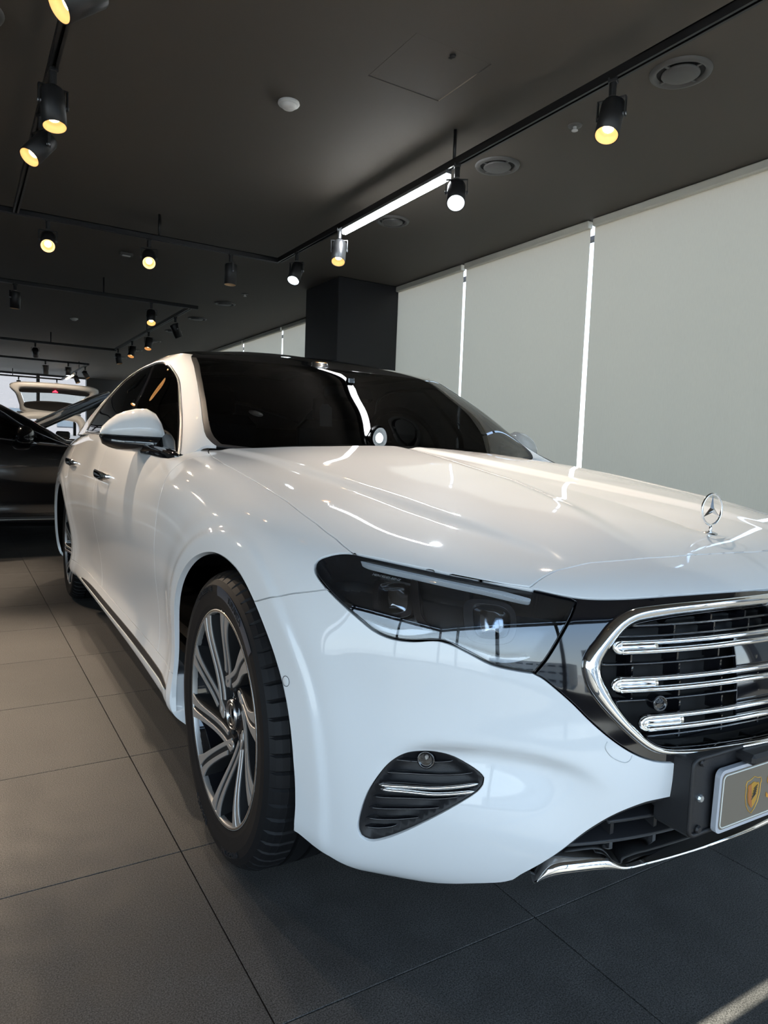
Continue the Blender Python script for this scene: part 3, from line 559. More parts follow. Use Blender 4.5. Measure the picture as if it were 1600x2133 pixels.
tag(mk('tile_field', *join(*fld), M['tile'], floor, smooth=False), kind='stuff')
# ceiling with an access hatch cut into it
hx0, hx1, hy0, hy1 = .15, .53, .97, 1.35
cp = [box(((-5.8+hx0)/2, 7.29, ZC+.05), (hx0+5.8, 21.22, .1)), box(((hx1+2.40)/2, 7.29, ZC+.05), (2.40-hx1, 21.22, .1)), box(((hx0+hx1)/2, (-3.32+hy0)/2, ZC+.05), (hx1-hx0, hy0+3.32, .1)), box(((hx0+hx1)/2, (hy1+17.9)/2, ZC+.05), (hx1-hx0, 17.9-hy1, .1))]
ceil = struct('ceiling', *join(*cp), M['ceiling'])
hatch = empty('access_hatch', ((hx0+hx1)/2, (hy0+hy1)/2, ZC)); tag(hatch, 'square access hatch flush in the charcoal ceiling', 'hatch')
mk('panel', *box((0, 0, .012), (hx1-hx0-.006, hy1-hy0-.006, .02), .001), M['ceiling'], hatch, smooth=False)
mk('finger_latch', *join(revolve([(.0001, -.004), (.012, -.004), (.013, 0), (.013, .004)], 16), box((0, .012, -.002), (.014, .016, .004))), M['slot'], hatch, smooth=False, loc=(.02, -.145, 0))
XW = 2.32                                                         # plane of the blinds
struct('wall_right', *join(box((XW+.28, 7.2, ZC-.015), (.05, 21., .03)), box((XW+.28, 7.2, .12), (.2, 21., .24)), *[box((XW+.28, y, 1.3), (.16, .10, 2.6)) for y in (-2.6, 4.86, 17.)]), M['wall'])
struct('window_1', *box((XW+.28, 7.2, 1.39), (.008, 20.6, 2.3)), M['pane'])
struct('wall_pillar', *box((2.0, 4.86, ZC/2), (.68, .72, ZC), .006), M['column'])
struct('wall_back', *join(box((2.1, 17.75, ZC/2), (1.4, .2, ZC)), box((-2.2, 17.75, ZC-.02), (7.2, .1, .04)), box((-2.2, 17.75, .15), (7.2, .2, .3)), *[box((x, 17.7, 1.3), (.07, .1, 2.6)) for x in (.30, -2.2, -4.6)]), M['wall'])
struct('window_2', *box((-2.1, 17.75, 1.40), (7.0, .01, 2.22)), M['pane'])
struct('wall_left', *box((-5.6, 8.9, ZC/2), (.2, 17.6, ZC)), M['palewall'])
# glazed front corner behind the camera: header, transom leaving a slim light slot above it, posts
zf = [(2.460, ZC, .02), (2.25, 2.421, .02), (0, .10, .12)]
struct('wall_front', *join(*[box((-1, -3.3, (a+b)/2), (9.2, d, b-a)) for a, b, d in zf], *[box((x, -3.34, 1.25), (.07, .06, 2.5)) for x in (-4.6, -3.0, -1.4, .2, 1.8)], *[box((-5.6, -1.6, (a+b)/2), (d, 3.4, b-a)) for a, b, d in zf], *[box((-5.62, y, 1.25), (.06, .07, 2.5)) for y in (-3.3, -1.7, .0)]), M['frame'])
struct('window_3', *box((-1.4, -3.3, 1.28), (8.2, .006, 2.36)), M['pane']); struct('window_4', *box((-5.6, -1.65, 1.28), (.006, 3.2, 2.36)), M['pane'])
struct('wall_front_end', *box((3.0, -3.3, ZC/2), (.9, .15, ZC)), M['wall'])
# outside: street and buildings that show through the back window and mirror in the car
struct('street_ground', *box((0, 0, -6), (240, 240, .2)), M['street'])
def building(name, label, x, y, w, d, z0, h, nx, nz, mw, ww, wh, cat='building'):
    b = empty(name, (x, y, z0)); tag(b, label, cat)
    mk('wall', *box((0, 0, h/2), (w, d, h)), mw, b, smooth=False)
    s = -1 if y > 0 else 1; src = None
    for i in range(nx):
        for k in range(nz):
            loc = ((i+.5)/nx*w-w/2, s*(d/2+.0), (k+.5)/nz*h)
            if src is None: src = mk('window', *box((0, 0, 0), (ww, .12, wh)), M['facadewin'], b, smooth=False, loc=loc)
            else: inst('window', src, b, loc)
building('pale_apartment_block', 'pale apartment block with small windows seen through the back window', -2.0, 42, 13, 8, -6, 26, 6, 8, M['facade'], .9, .8)
building('blue_glass_block', 'pale blue slab block beyond the left side of the back window', -9.2, 37, 1.3, 5, -6, 30, 1, 10, M['bluefilm'], .6, 1.6)
building('sandy_tower', 'sandy tower with close rows of windows at the far left outside', -10.6, 36, 1.5, 5, -6, 30, 3, 22, M['sand'], .3, .7)
building('white_office_block', 'white office block across the street behind the camera', 9, -38, 30, 10, -6, 14, 12, 5, M['concrete'], 1.5, 1.3)
building('low_parking_block', 'low concrete parking block across the street behind the camera', -24, -44, 26, 10, -6, 9, 8, 3, M['concrete'], 2.2, .8)
# roller blinds on the right wall
def blind(y0, y1, label, zb=.54):
    b = empty('roller_blind', (XW, (y0+y1)/2, 0)); tag(b, label, 'blind', 'roller blinds on the window wall'); w = y1-y0; n = 40
    ys = np.linspace(-w/2, w/2, n+1); zs = np.array([zb+.03, 1.2, 1.9, ZC-.05]); rng = np.random.RandomState(int(y0*10)+50)
    wav = .006*np.sin(ys*9+rng.rand()*6)+.004*np.sin(ys*21+rng.rand()*6)
    V = [(wav[i]*(1-k/3.), ys[i], zs[k]) for k in range(4) for i in range(n+1)]; V += [(x+.0008, y, z) for x, y, z in V[::1]]; m = 4*(n+1)
    F = [(k*(n+1)+i, k*(n+1)+i+1, (k+1)*(n+1)+i+1, (k+1)*(n+1)+i) for k in range(3) for i in range(n)]
    mk('fabric', V[:m], F, M['blind'], b)
    mk('head_rail', *box((-.005, 0, ZC-.028), (.05, w, .05), .006), M['blindrail'], b, smooth=False)
    mk('bottom_bar', *box((0, 0, zb+.015), (.016, w, .032), .004), M['blindrail'], b, smooth=False)
M['blindrail'] = mat('cream_blind_rail', (.62, .60, .52), .45)
g = .018
for y0, y1, lab in [(3.44+g, 4.58, 'roller blind next to the dark column, lit from behind'), (2.03+g, 3.44-g, 'middle roller blind between two bright gaps beyond the windscreen'), (.55+g, 2.03-g, 'widest roller blind behind the bonnet at the right'), (-.95+g, .55-g, 'roller blind mostly beyond the right edge of the picture'), (-2.5, -.95-g, 'roller blind by the front windows, out of the picture'),
                    (5.1, 7.37-g, 'far roller blind just left of the dark column'), (7.37+g, 8.86-g, 'second far roller blind left of the dark column'), (8.86+g, 10.3-g, 'third far roller blind above the car roof'), (10.3+g, 12, 'fourth far roller blind near the back wall'), (12+2*g, 14.5, 'last but one roller blind towards the back wall'), (14.5+2*g, 17.5, 'roller blind in the far back corner')]:
    blind(y0, y1, lab)
# ---------------------------------------------------------------- ceiling fittings
def diffuser(x, y, r, label):
    d = empty('air_diffuser', (x, y, ZC)); tag(d, label, 'air vent', 'round ceiling diffusers')
    mk('rim', *revolve([(r, -.001), (r*.97, -.010), (r*.86, -.014), (r*.80, -.012), (r*.76, -.001), (r*.74, 0)], 40), M['diffuser'], d)
    mk('slot', *revolve([(r*.8, -.001), (.0001, -.0005)], 32), M['slot'], d)
    mk('disc', *revolve([(.0001, -.022), (r*.3, -.021), (r*.56, -.017), (r*.62, -.012), (r*.6, -.006)], 40), M['diffuser'], d)
    s = mk('strut', *box((0, 0, 0), (r*.18, .012, .006)), M['diffuser'], d, smooth=False, loc=(r*.69, 0, -.008))
    for k in range(1, 4): inst('strut', s, d, (r*.69*math.cos(k*math.pi/2), r*.69*math.sin(k*math.pi/2), -.008), (0, 0, k*math.pi/2))
for x, y, r, l in [(1.21, .56, .125, 'large round air diffuser nearest the right edge of the picture'), (1.215, 1.735, .125, 'round air diffuser beside the end of the bright light bar'), (1.24, 2.89, .12, 'round air diffuser behind the bright light bar'), (1.22, 6.45, .12, 'round air diffuser above the dark column, left of it'), (1.24, 7.6, .12, 'round air diffuser beyond the second track corner'), (1.25, 8.8, .12, 'small far air diffuser right of the third track'), (1.25, 10., .12, 'far air diffuser near the far spotlights'), (1.25, 11.3, .12, 'farther air diffuser above the raised bonnet'), (1.25, 12.6, .12, 'farthest air diffuser towards the back window'), (-1.36, 1.82, .14, 'air diffuser cut by the top left corner')]: diffuser(x, y, r, l)
def detector(x, y, label, s=1.):
    d = empty('smoke_detector', (x, y, ZC)); tag(d, label, 'smoke detector', 'ceiling smoke detectors')
    mk('base', *revolve([(.050*s, 0), (.052*s, -.008*s), (.048*s, -.014*s), (.0001, -.014*s)], 28), M['detector'], d)
    mk('dome', *revolve([(.038*s, -.013*s), (.036*s, -.022*s), (.026*s, -.030*s), (.0001, -.032*s)], 28), M['detector'], d)
detector(-.04, 1.77, 'white dome smoke detector in the middle of the ceiling'); detector(-.06, 8.77, 'far small white smoke detector above the black car'); detector(-.08, 13.6, 'farthest smoke detector above the back window')
def sprinkler(x, y, label):
    d = empty('sprinkler', (x, y, ZC)); tag(d, label, 'sprinkler', 'ceiling sprinklers')
    mk('plate', *revolve([(.035, 0), (.034, -.004), (.022, -.006), (.0001, -.006)], 24), M['diffuser'], d); mk('nozzle', *revolve([(.009, -.006), (.009, -.02), (.016, -.022), (.016, -.025), (.0001, -.025)], 14), M['detector'], d)
sprinkler(1.21, 1.15, 'small sprinkler beside the nearest round diffuser'); sprinkler(1.23, 5.83, 'small sprinkler left of the dark column')
sb = empty('wall_speaker_box', (-.14, 5.0, ZC)); tag(sb, 'small white rectangular emergency light on the ceiling', 'fixture'); sb.name = 'emergency_light'
mk('case', *box((0, 0, -.012), (.11, .05, .024), .004), M['diffuser'], sb, smooth=False); mk('lens', *box((0, 0, -.026), (.07, .03, .008), .003), M['detector'], sb, smooth=False)
# ---------------------------------------------------------------- lighting tracks and spotlights
ZT = 2.378
def track(p0, p1, label, rods=()):
    p0, p1 = np.array([*p0, ZT]), np.array([*p1, ZT]); c = (p0+p1)/2; L = np.linalg.norm(p1-p0); rz = math.atan2(p1[1]-p0[1], p1[0]-p0[0])
    t = empty('light_track', tuple(c), rz); tag(t, label, 'light track', 'ceiling light tracks')
    mk('rail', *join(box((0, -.014, .014), (L, .006, .034)), box((0, .014, .014), (L, .006, .034)), box((0, 0, .029), (L, .034, .005)), box((0, -.0085, -.001), (L, .005, .004)), box((0, .0085, -.001), (L, .005, .004))), M['track'], t, smooth=False)
    for r in rods:
        q = (np.array(r)-c[:2]); x = q[0]*math.cos(-rz)-q[1]*math.sin(-rz)
        mk('hanger_rod', *revolve([(.0001, .03), (.0085, .03), (.0085, ZC-ZT), (.0001, ZC-ZT)], 12), M['track'], t, loc=(x, 0, 0))
    return t
XR, XL = .765, -1.06
track((XR, -1.6), (XR, 3.775), 'long black light track above the bonnet with the bright light bar', [(XR, 1.53), (XR, -.9)])
track((-4.5, 3.80), (XR, 3.80), 'black cross track with two glowing warm spotlights', [(-.15, 3.80), (-2.6, 3.80)])
track((XL, -1.6), (XL, 3.775), 'black light track in the top left corner with three large spotlights', [(XL, -.5)])
track((-4.5, 6.08), (.80, 6.08), 'second black cross track farther back', [(-.14, 6.08), (-2.6, 6.08)]); track((.73, 6.105), (.73, 10.2), 'second long track running back above the car roof', [(.73, 8.1)])
track((-4.5, 10.3), (.75, 10.3), 'third black cross track farther back', [(-.18, 10.3)])
track((-4.5, 12.8), (.72, 12.8), 'fourth thin cross track before the back window'); track((.72, 12.825), (.72, 16.775), 'short far track running to the back window', [(.72, 14.0)])
track((-4.5, 16.8), (.74, 16.8), 'farthest cross track seen against the back window', [(-.3, 16.8)])
spot_src = {}
def spot(x, y, aim, label, kind='warm', power=0, silver=False, blend=.5, angle=58, big=1.):
    """track head at (x, y): adapter, yoke, cylinder aimed along aim, reflector and lamp face"""
    s = empty('track_spotlight', (x, y, ZT)); tag(s, label, 'spotlight', 'track spotlights'); hm = M['lampsilver'] if silver else M['lampblack']
    key = (silver, kind)
    a = Vector(aim).normalized(); q = Vector((0, 0, -1)).rotation_difference(a)
    px = Vector((a.y, -a.x, 0)); px = px.normalized() if px.length > .05 else Vector((0, 1, 0)); ang = math.atan2(px.y, px.x)
    H = Vector((0, 0, -.135)); top = .055; L = .15; R = .046
    def piece(nm, V, F, m, parent, loc, rot, smooth=True):
        k = (nm, m.name)
        if k not in spot_src: o = mk(nm, V, F, m, parent, smooth=smooth); spot_src[k] = o
        else: o = inst(nm, spot_src[k], parent)
        o.location = loc; o.rotation_euler = rot; return o
    piece('adapter', *join(box((0, 0, -.004), (.034, .03, .02), .002), revolve([(.0001, -.01), (.014, -.01), (.014, -.062), (.0001, -.062)], 16)), hm, s, (0, 0, 0), (0, 0, ang), False)
    piece('yoke', *join(box((0, 0, .062), (.11, .016, .004)), box((-.0535, 0, .025), (.004, .016, .075)), box((.0535, 0, .025), (.004, .016, .075))), hm, s, H, (0, 0, ang), False)
    eul = q.to_euler()
    b = piece('housing', *revolve([(.0001, top), (R*.96, top), (R, top-.005), (R, top-L), (R-.003, top-L), (R-.003, top-L+.035), (.0001, top-L+.035)], 32), hm, s, H, eul)
    rm = M['warmref'] if kind != 'cool' else M['whiteref']
    piece('reflector', *revolve([(R-.0035, top-L+.001), (R-.008, top-L+.02), (R-.018, top-L+.034), (.0001, top-L+.034)], 28), rm, s, H, eul)
    if kind != 'off':
        fm = {'warm': M['bulb'], 'cool': M['coolbulb'], 'dim': M['dimbulb']}[kind]
        piece('lamp_face', *revolve([(.0001, top-L+.030), (.019, top-L+.031), (.021, top-L+.034)], 20), fm, s, H, eul)
    sc = piece('pivot_screw', *join(revolve([(.0001, .058), (.007, .058), (.007, -.058), (.0001, -.058)], 10, 'x')), M['lampsilver'], s, H, (0, 0, ang))
    if power:
        l = bpy.data.lights.new('spot_beam', 'SPOT'); l.energy = power; l.spot_size = math.radians(angle); l.spot_blend = blend; l.shadow_soft_size = .02
        l.color = (1, .80, .60) if kind != 'cool' else (.85, .93, 1); o = bpy.data.objects.new('spot_beam', l); COL.objects.link(o); o.parent = s
        o.location = H+a*(L-top-.022); o.rotation_euler = a.to_track_quat('-Z', 'Y').to_euler()
    return s
def toward(x, y, t): return (t[0]-x, t[1]-y, t[2]-(ZT-.135))
PW = 32
for x, y, t, l, k, p in [
 (XR, .52, (.15, .25, .8), 'black spotlight with a warm glowing mouth at the upper right', 'warm', 50), (XR, 1.5, (.1, .6, .9), 'black spotlight at the near end of the light bar, cool white', 'cool', 35), (XR, 3.45, (.1, 2.9, .9), 'black spotlight with cool mouth next to the track corner', 'cool', 20),
 (XL, .93, (-2.6, .6, .9), 'largest warm spotlight cut by the top edge', 'warm', PW), (XL, 1.72, (-.98, 1.25, .2), 'middle warm spotlight on the top left track, tilted right', 'warm', PW), (XL, 2.18, (-2.0, 1.6, .9), 'lowest warm spotlight on the top left track, tilted left', 'warm', PW),
 (-.87, 3.80, (-1.2, .9, .2), 'left of two glowing warm spotlights facing the camera', 'warm', PW), (-.22, 3.80, (-.75, 1.3, .5), 'right of two glowing warm spotlights facing the camera', 'warm', PW), (.38, 3.80, (.30, 3.75, 0), 'unlit dark spotlight near the track corner', 'off', 0),
 (-1.28, 3.80, (-2.2, 1.6, 0), 'warm spotlight at the left edge of the picture', 'warm', PW),
 (-.92, 6.08, (-1.0, 6.2, 0), 'black spotlight on the second cross track at the left edge', 'off', 0), (.32, 6.08, (.1, 5.0, .6), 'black spotlight with a warm mouth on the second cross track', 'warm', 25), (-1.25, 6.08, (-2.0, 4.5, 0), 'warm spotlight glow at the left edge on the second cross track', 'warm', 40),
 (.73, 6.7, (1.3, 6.8, 1.2), 'dark spotlight tilted right on the second long track', 'off', 0), (.73, 8.0, (.35, 7.3, .4), 'warm-mouthed spotlight second along the second long track', 'dim', 0), (.73, 9.0, (.25, 8.4, .6), 'warm-mouthed spotlight third along the second long track', 'dim', 0), (.73, 10.0, (1.0, 9.7, .6), 'dark spotlight at the end of the second long track', 'off', 0),
 (-.39, 10.3, (-.1, 12.3, 1.3), 'dark spotlight on the third cross track with a beam added for the hatchback', 'dim', 60), (-.01, 12.8, (.1, 13.2, 1.2), 'yellow-mouthed spotlight on the fourth cross track', 'dim', 25), (.37, 12.8, (.37, 12.6, .5), 'pale-mouthed spotlight on the fourth cross track', 'cool', 0),  # beam of the third-track head is added to brighten the hatchback
 (.72, 13.2, (1.3, 12.8, 1.2), 'far dark spotlight on the short far track', 'off', 0), (.72, 14.4, (1.2, 14.0, 1.0), 'farther dark spotlight on the short far track', 'off', 0), (-.18, 16.8, (-.2, 16.7, 0), 'tiny spotlight seen against the back window, left', 'off', 0), (.62, 16.8, (.6, 16.7, 0), 'tiny spotlight seen against the back window, right', 'off', 0)]:
    spot(x, y, toward(x, y, t), l, k, p)
spot(XR, 2.77, toward(XR, 2.77, (.45, 2.3, 1.1)), 'silver spotlight at the far end of the light bar', 'warm', 20, silver=True)
for x, y, t, l in [(XL, -.4, (-2.0, .9, 0), 'added warm fill spotlight on the top left track, above and behind the camera'), (-1.9, 3.8, (-.95, 1.7, .4), 'added warm fill spotlight on the first cross track, just left of the picture'), (-3.2, 3.8, (-.95, 1.0, .5), 'added warm fill spotlight on the first cross track, farthest left'), (-2.2, 6.08, (-.95, 2.8, .6), 'added warm fill spotlight on the second cross track, left of the picture')]:  # unseen heads added as warm fill for the left floor and car side
    spot(x, y, toward(x, y, t), l, 'warm', 36, angle=50)
lb = empty('light_bar', (XR, 2.14, ZT-.02)); tag(lb, 'bright white linear light bar under the long track', 'light')
mk('housing', *box((0, 0, .008), (.036, 1.14, .018), .002), M['lampsilver'], lb, smooth=False); mk('diffuser', *box((0, 0, -.014), (.034, 1.14, .030), .006), M['tube'], lb, smooth=False)
lb2 = empty('light_bar', (.72, 13.6, ZT-.02)); tag(lb2, 'far yellowish light bar below the short far track', 'light'); lb2.location = (.72, 15.4, ZT-.02)
mk('housing', *box((0, 0, .008), (.036, 1.1, .018), .002), M['lampsilver'], lb2, smooth=False); mk('diffuser', *box((0, 0, -.014), (.034, 1.1, .030), .006), M['dimbulb'], lb2, smooth=False)
# ---------------------------------------------------------------- the white sedan
CAR_RZ = -.021116
car = empty('white_sedan', (0, 0, -.022), CAR_RZ)
tag(car, 'white sedan with chrome grille and black roof in the foreground', 'car')
FP = {k: [tuple(q) for q in v] for k, v in FEAT.items()}
def poly(k, n=6): return smooth_poly(FP[k], n)
B, GH, bg_grid, gg_grid = build_surfaces([q[:2] for q in FP['dish']])
BS, GS = Sampler(*bg_grid), Sampler(*gg_grid)
def panel(name, m, mt, parent, gap=.0013, depth=.012, both=True):
    """both: a pair (right side of the car first); else one piece across the middle"""
    out = []
    for mm in ([flip(m), m] if both else [mirror_join(m)]):
        V, F, N = finish(mm, gap, depth); out.append(mk(name, V, F, mt, parent, N))
    return out
def line_v(pts):                                                  # field: u minus the line's u at this v
    p = sorted(pts); v = [q[0] for q in p]; u = [q[1] for q in p]
    return lambda T: T[:, 0]-np.interp(T[:, 1], v, u)
def line_u(pts):                                                  # field: v minus the line's v at this u
    p = sorted(pts); u = [q[0] for q in p]; v = [q[1] for q in p]
    return lambda T: T[:, 1]-np.interp(T[:, 0], u, v)
def dense(k, n=6): return [tuple(q) for q in smooth_poly(FP[k], n, False)]
# wheel openings, a little tighter at the front edge
def arch_r(th, R): return R-.008-np.interp(th, [-90, -30, 5, 35, 70, 270], [.014, .016, .017, .012, 0, 0])
body = B
for cy, cz, R in ARCH:
    th = np.degrees(np.arctan2(body.V[:, 2]-cz, -(body.V[:, 1]-cy))); th = np.where(th < -120, th+360, th)
    r = np.hypot(body.V[:, 1]-cy, body.V[:, 2]-cz)-arch_r(th, R)
    body = cut(body, np.where(np.abs(body.V[:, 0]) > .5, r, 1.))[1]
# cabin opening between bonnet and boot
V9 = np.cumsum(np.r_[0, np.linalg.norm(np.diff(body_net(), axis=1), axis=2).mean(0)])[9]
yb = .775+.045*(np.minimum(body.V[:, 0], .74)/.74)**2
front, back = cut(body, body.V[:, 1]-yb)
side, deck = cut(back, back.V[:, 1]-3.52)
side, _ = cut(side, side.T[:, 1]-V9); deck_top, deck_side = cut(deck, V9-.02-deck.T[:, 1])
# bonnet
hood_poly = np.array([(-.3, .955), (0, .955)]+[(u, v) for u, v in [(.10, .951), (.26, .9266), (.41, .88), (.536, .8224), (.588, .7708), (.614, .7175), (.6263, .692), (.714, .7026), (.8133, .7088), (.92, .707), (.9843, .7027), (1.0566, .7235), (1.1486, .7371), (1.3219, .7475), (1.5314, .7519), (1.6752, .7520), (1.8333, .7530), (1.98, .7676), (2.09, .790), (2.17, .812), (2.5, .93)]]+[(2.5, 2), (-.3, 2)])
hood, front = cut(front, sdf(front.T, hood_poly))
panel('hood', hood, M['paint'], car, both=False)
# lamps, grille surround, lower intake, vents cut out of the bumper
lampP = poly('headlight'); lampM, front = cut(front, sdf(front.T, lampP))
nose = [(-.3, .655), (0, .655)]+sorted(dense('nose_low'))[0:]; nose = [q for q in nose if q[0] < .622]
surP = np.array([(-.3, .655), (0, .655)]+sorted([q for q in dense('nose_low')])+[(.64, .60), (.64, .50)]+dense('surround_low')+[(0, .277), (-.3, .277)])
surM, front = cut(front, sdf(front.T, surP))
ventP = poly('vent'); ventM, front = cut(front, sdf(front.T, ventP))
inP = np.array([(-.3, .213), (0, .213)]+dense('intake_up')[::-1]+[(.652, .07), (.66, .0), (.66, -.2), (-.3, -.2)])
inM, front = cut(front, sdf(front.T, inP))
# bumper / wing split, ahead of the front wheel
fb = line_u([(.9, .64), (.9908, .6056), (1.0732, .5682), (1.1361, .5351), (1.1773, .5134), (1.25, .47), (1.5, .3)])
low, wing = cut(front, np.maximum(fb(front.T), front.T[:, 0]-1.42))
nose_m, low = cut(low, np.maximum(.60-low.T[:, 1], low.T[:, 0]-.64))
top_bits, wing = cut(wing, wing.T[:, 0]-.985)                     # nose strip above the grille
nose_m = Msh(np.concatenate([nose_m.V, top_bits.V]), np.concatenate([nose_m.N, top_bits.N]), np.concatenate([nose_m.T, top_bits.T]), np.concatenate([nose_m.F, top_bits.F+len(nose_m.V)])).used()
k = np.round(nose_m.V*2e5).astype(np.int64); _, fi, inv = np.unique(k, axis=0, return_index=True, return_inverse=True); nose_m = Msh(nose_m.V[fi], nose_m.N[fi], nose_m.T[fi], inv.ravel()[nose_m.F])
# trim the lower edge of the bumper
low = cut(low, np.where(low.T[:, 1] < .2, line_u([(.5, .11), (.60, .0985), (.621, .0925), (.6497, .0796), (.7037, .068), (.7755, .046), (.853, .030), (.91, .034), (.953, .052), (1.0, .068), (1.03, .0785), (1.2, .085)])(low.T), 1.))[1]
panel('front_bumper', low, M['paint'], car, both=False, depth=.02)
panel('nose_panel', nose_m, M['paint'], car, both=False)
# sides: sill, wings, doors, quarter panels
rest = Msh(np.concatenate([wing.V, side.V, deck_side.V]), np.concatenate([wing.N, side.N, deck_side.N]), np.concatenate([wing.T, side.T, deck_side.T]), np.concatenate([wing.F, side.F+len(wing.V), deck_side.F+len(wing.V)+len(side.V)]))
k = np.round(rest.V*2e5).astype(np.int64); _, fi, inv = np.unique(k, axis=0, return_index=True, return_inverse=True)
rest = Msh(rest.V[fi], rest.N[fi], rest.T[fi], inv.ravel()[rest.F])
sl = line_u([(1.3, .158), (1.65, .157), (1.98, .150), (2.44, .1467), (3.05, .1458), (3.5, .144), (3.87, .132), (4.1, .125)])
sill, rest = cut(rest, np.where((rest.T[:, 0] > 1.3) & (rest.T[:, 0] < 4.35), sl(rest.T), 1.))
df = line_v([(1., 2.05), (.72, 2.03), (.69, 2.02), (.65, 2.0), (.6, 1.968), (.5, 1.952), (.42, 1.95), (.34, 1.965), (.23, 1.99), (.15, 1.985), (0, 1.98)])
dm = line_v([(1., 2.95), (.70, 3.05), (.65, 3.11), (.60, 3.155), (.5, 3.17), (.42, 3.17), (.3, 3.16), (.21, 3.13), (.146, 3.06), (0, 3.)])
dr = line_v([(1., 4.4), (.72, 4.27), (.6, 4.15), (.54, 4.08), (.435, 4.01), (.3, 3.93), (.15, 3.87), (0, 3.8)])
wingM, rest = cut(rest, df(rest.T)); doorF, rest = cut(rest, dm(rest.T)); doorR, quarter = cut(rest, dr(rest.T))
panel('fender', wingM, M['paint'], car); d1 = panel('front_door', doorF, M['paint'], car); d2 = panel('rear_door', doorR, M['paint'], car)
panel('quarter_panel', quarter, M['paint'], car, both=False); panel('boot_lid', deck_top, M['paint'], car, both=False)
sills = panel('side_sill', sill, M['paint'], car, depth=.05)
trimP = np.array([(3.585, .0905), (3.52, .0985), (3.40, .106), (3.23, .1115), (2.75, .1145), (2.38, .1165), (2.1, .1165), (1.95, .1155), (1.83, .112), (1.775, .102), (1.80, .0965), (2.4, .0935), (3.0, .0905), (3.5, .086)])
def patch(name, poly_uv, mt, parent, off=.0, thick=.006, base=None, n=2, gap=0., both=True, rnd=.0012, shape=None, holes=()):
    """piece of the body surface inside a (u, v) outline, moved along the normal and given an edge"""
    P = np.asarray(poly_uv, float); m = refine(crop(base or B, P), n); m = cut(m, sdf(m.T, P))[0]
    for h in holes: m = cut(m, sdf(m.T, np.asarray(h)))[1]
    o = np.full(len(m.V), off, float)
    if shape is not None: o += shape(m.T)
    m = m.off(o)
    if shape is not None:                                          # relief changes the normals
        f = m.F; fn = np.cross(m.V[f[:, 1]]-m.V[f[:, 0]], m.V[f[:, 2]]-m.V[f[:, 0]]); Nn = np.zeros_like(m.V)
        for q in range(3): np.add.at(Nn, f[:, q], fn)
        m.N = nrm(Nn)
    return panel(name, m, mt, parent, gap, thick, both) if both is not None else [mk(name, *[finish(flip(m), gap, thick, rnd)[i] for i in (0, 1)], mt, parent)]
def twice(fn, *a):
    return [fn(s, *a) for s in (-1, 1)]
for s_, o in zip((-1, 1), sills):
    pass
tr = patch('sill_trim', smooth_poly(trimP, 4), M['plastic'], car, .0025, .004, n=1)
def pipe(name, uv, mt, parent, off, rh, rw, s, base=BS, n=10):
    """rod laid along a (u, v) line at height off over the surface; rh across the surface, rw along the normal"""
    Q, Nn = base(np.asarray(uv, float), off); Q = Q*[s, 1, 1]; Nn = Nn*[s, 1, 1]
    sec = circ(rw, n, rh); f = np.ones(len(Q)); 
    return mk(name, *sweep(Q, sec, Nn), mt, parent)
for s_ in (-1, 1):
    uu = np.linspace(1.80, 3.62, 60); pipe('sill_chrome_line', np.stack([uu, np.interp(uu, [1.8, 3.62], [.0925, .0835])], 1), M['paleline'], car, .0020, .0016, .0014, s_)
# inner dark shell that closes the gaps behind the panels
shell = Msh(B.V, B.N, B.T, B.F); shell = cut(shell, np.where(np.abs(shell.V[:, 0]) > .45, np.minimum(np.hypot(shell.V[:, 1]-0, shell.V[:, 2]-.345), np.hypot(shell.V[:, 1]-2.961, shell.V[:, 2]-.345))-.40, 1))[1]
inset_hole = np.maximum(np.minimum(.47-shell.V[:, 1]*0-shell.T[:, 0]*0, shell.V[:, 2]-shell.V[:, 2]+1), 0)
yq = shell.V[:, 1]; keep = np.where((yq > .80) & (yq < 3.5), shell.T[:, 1]-(V9-.01), -1.); shell = cut(shell, keep)[0]
for P in (surP, lampP, inP, ventP): shell = cut(shell, sdf(shell.T, P)-.004)[1]
sh2 = shell.off(-.014); mk('inner_structure', *[getattr(mirror_join(sh2), q) for q in ('V', 'F')], M['cavity'], car)
# wheel housings: dark tunnels behind the arches
for cy, cz, R in ARCH:
    for s_ in (-1, 1):
        V, F = revolve([(R-.004, .0), (R+.004, -.03), (R+.006, -.30), (.10, -.32)], 48, 'x', -math.radians(28), math.pi+math.radians(28))
        mk('wheel_arch_liner', (V+[.79, 0, 0])*[s_, 1, 1]+[0, cy, cz], F, M['cavity'], car)
        # turned-in lip of the arch, body colour
        th = np.linspace(-math.radians(17), math.pi+math.radians(18), 90); ra = arch_r(180-np.degrees(th), R); y = ra*np.cos(th)+cy; z = ra*np.sin(th)+cz
        key = B.V; ok = B.V[:, 2] < .84; kk = B.V[ok]
        xs = np.array([kk[np.argmin((kk[:, 1]-a)**2+(kk[:, 2]-b)**2), 0] for a, b in zip(y, z)]); xs = np.convolve(np.pad(xs, 4, 'edge'), np.ones(9)/9, 'valid')
        A = np.stack([(xs-.0015)*s_, y, z], 1); C = np.stack([(xs-.012)*s_, cy+(y-cy)*.99, cz+(z-cz)*.99], 1); n = len(th)
        mk('arch_lip', np.concatenate([A, C]), [(i, i+1, n+i+1, n+i) for i in range(n-1)], M['paint'], car)
mk('underbody', *box((0, 1.65, .235), (1.50, 4.2, .07), .02), M['cavity'], car, smooth=False)
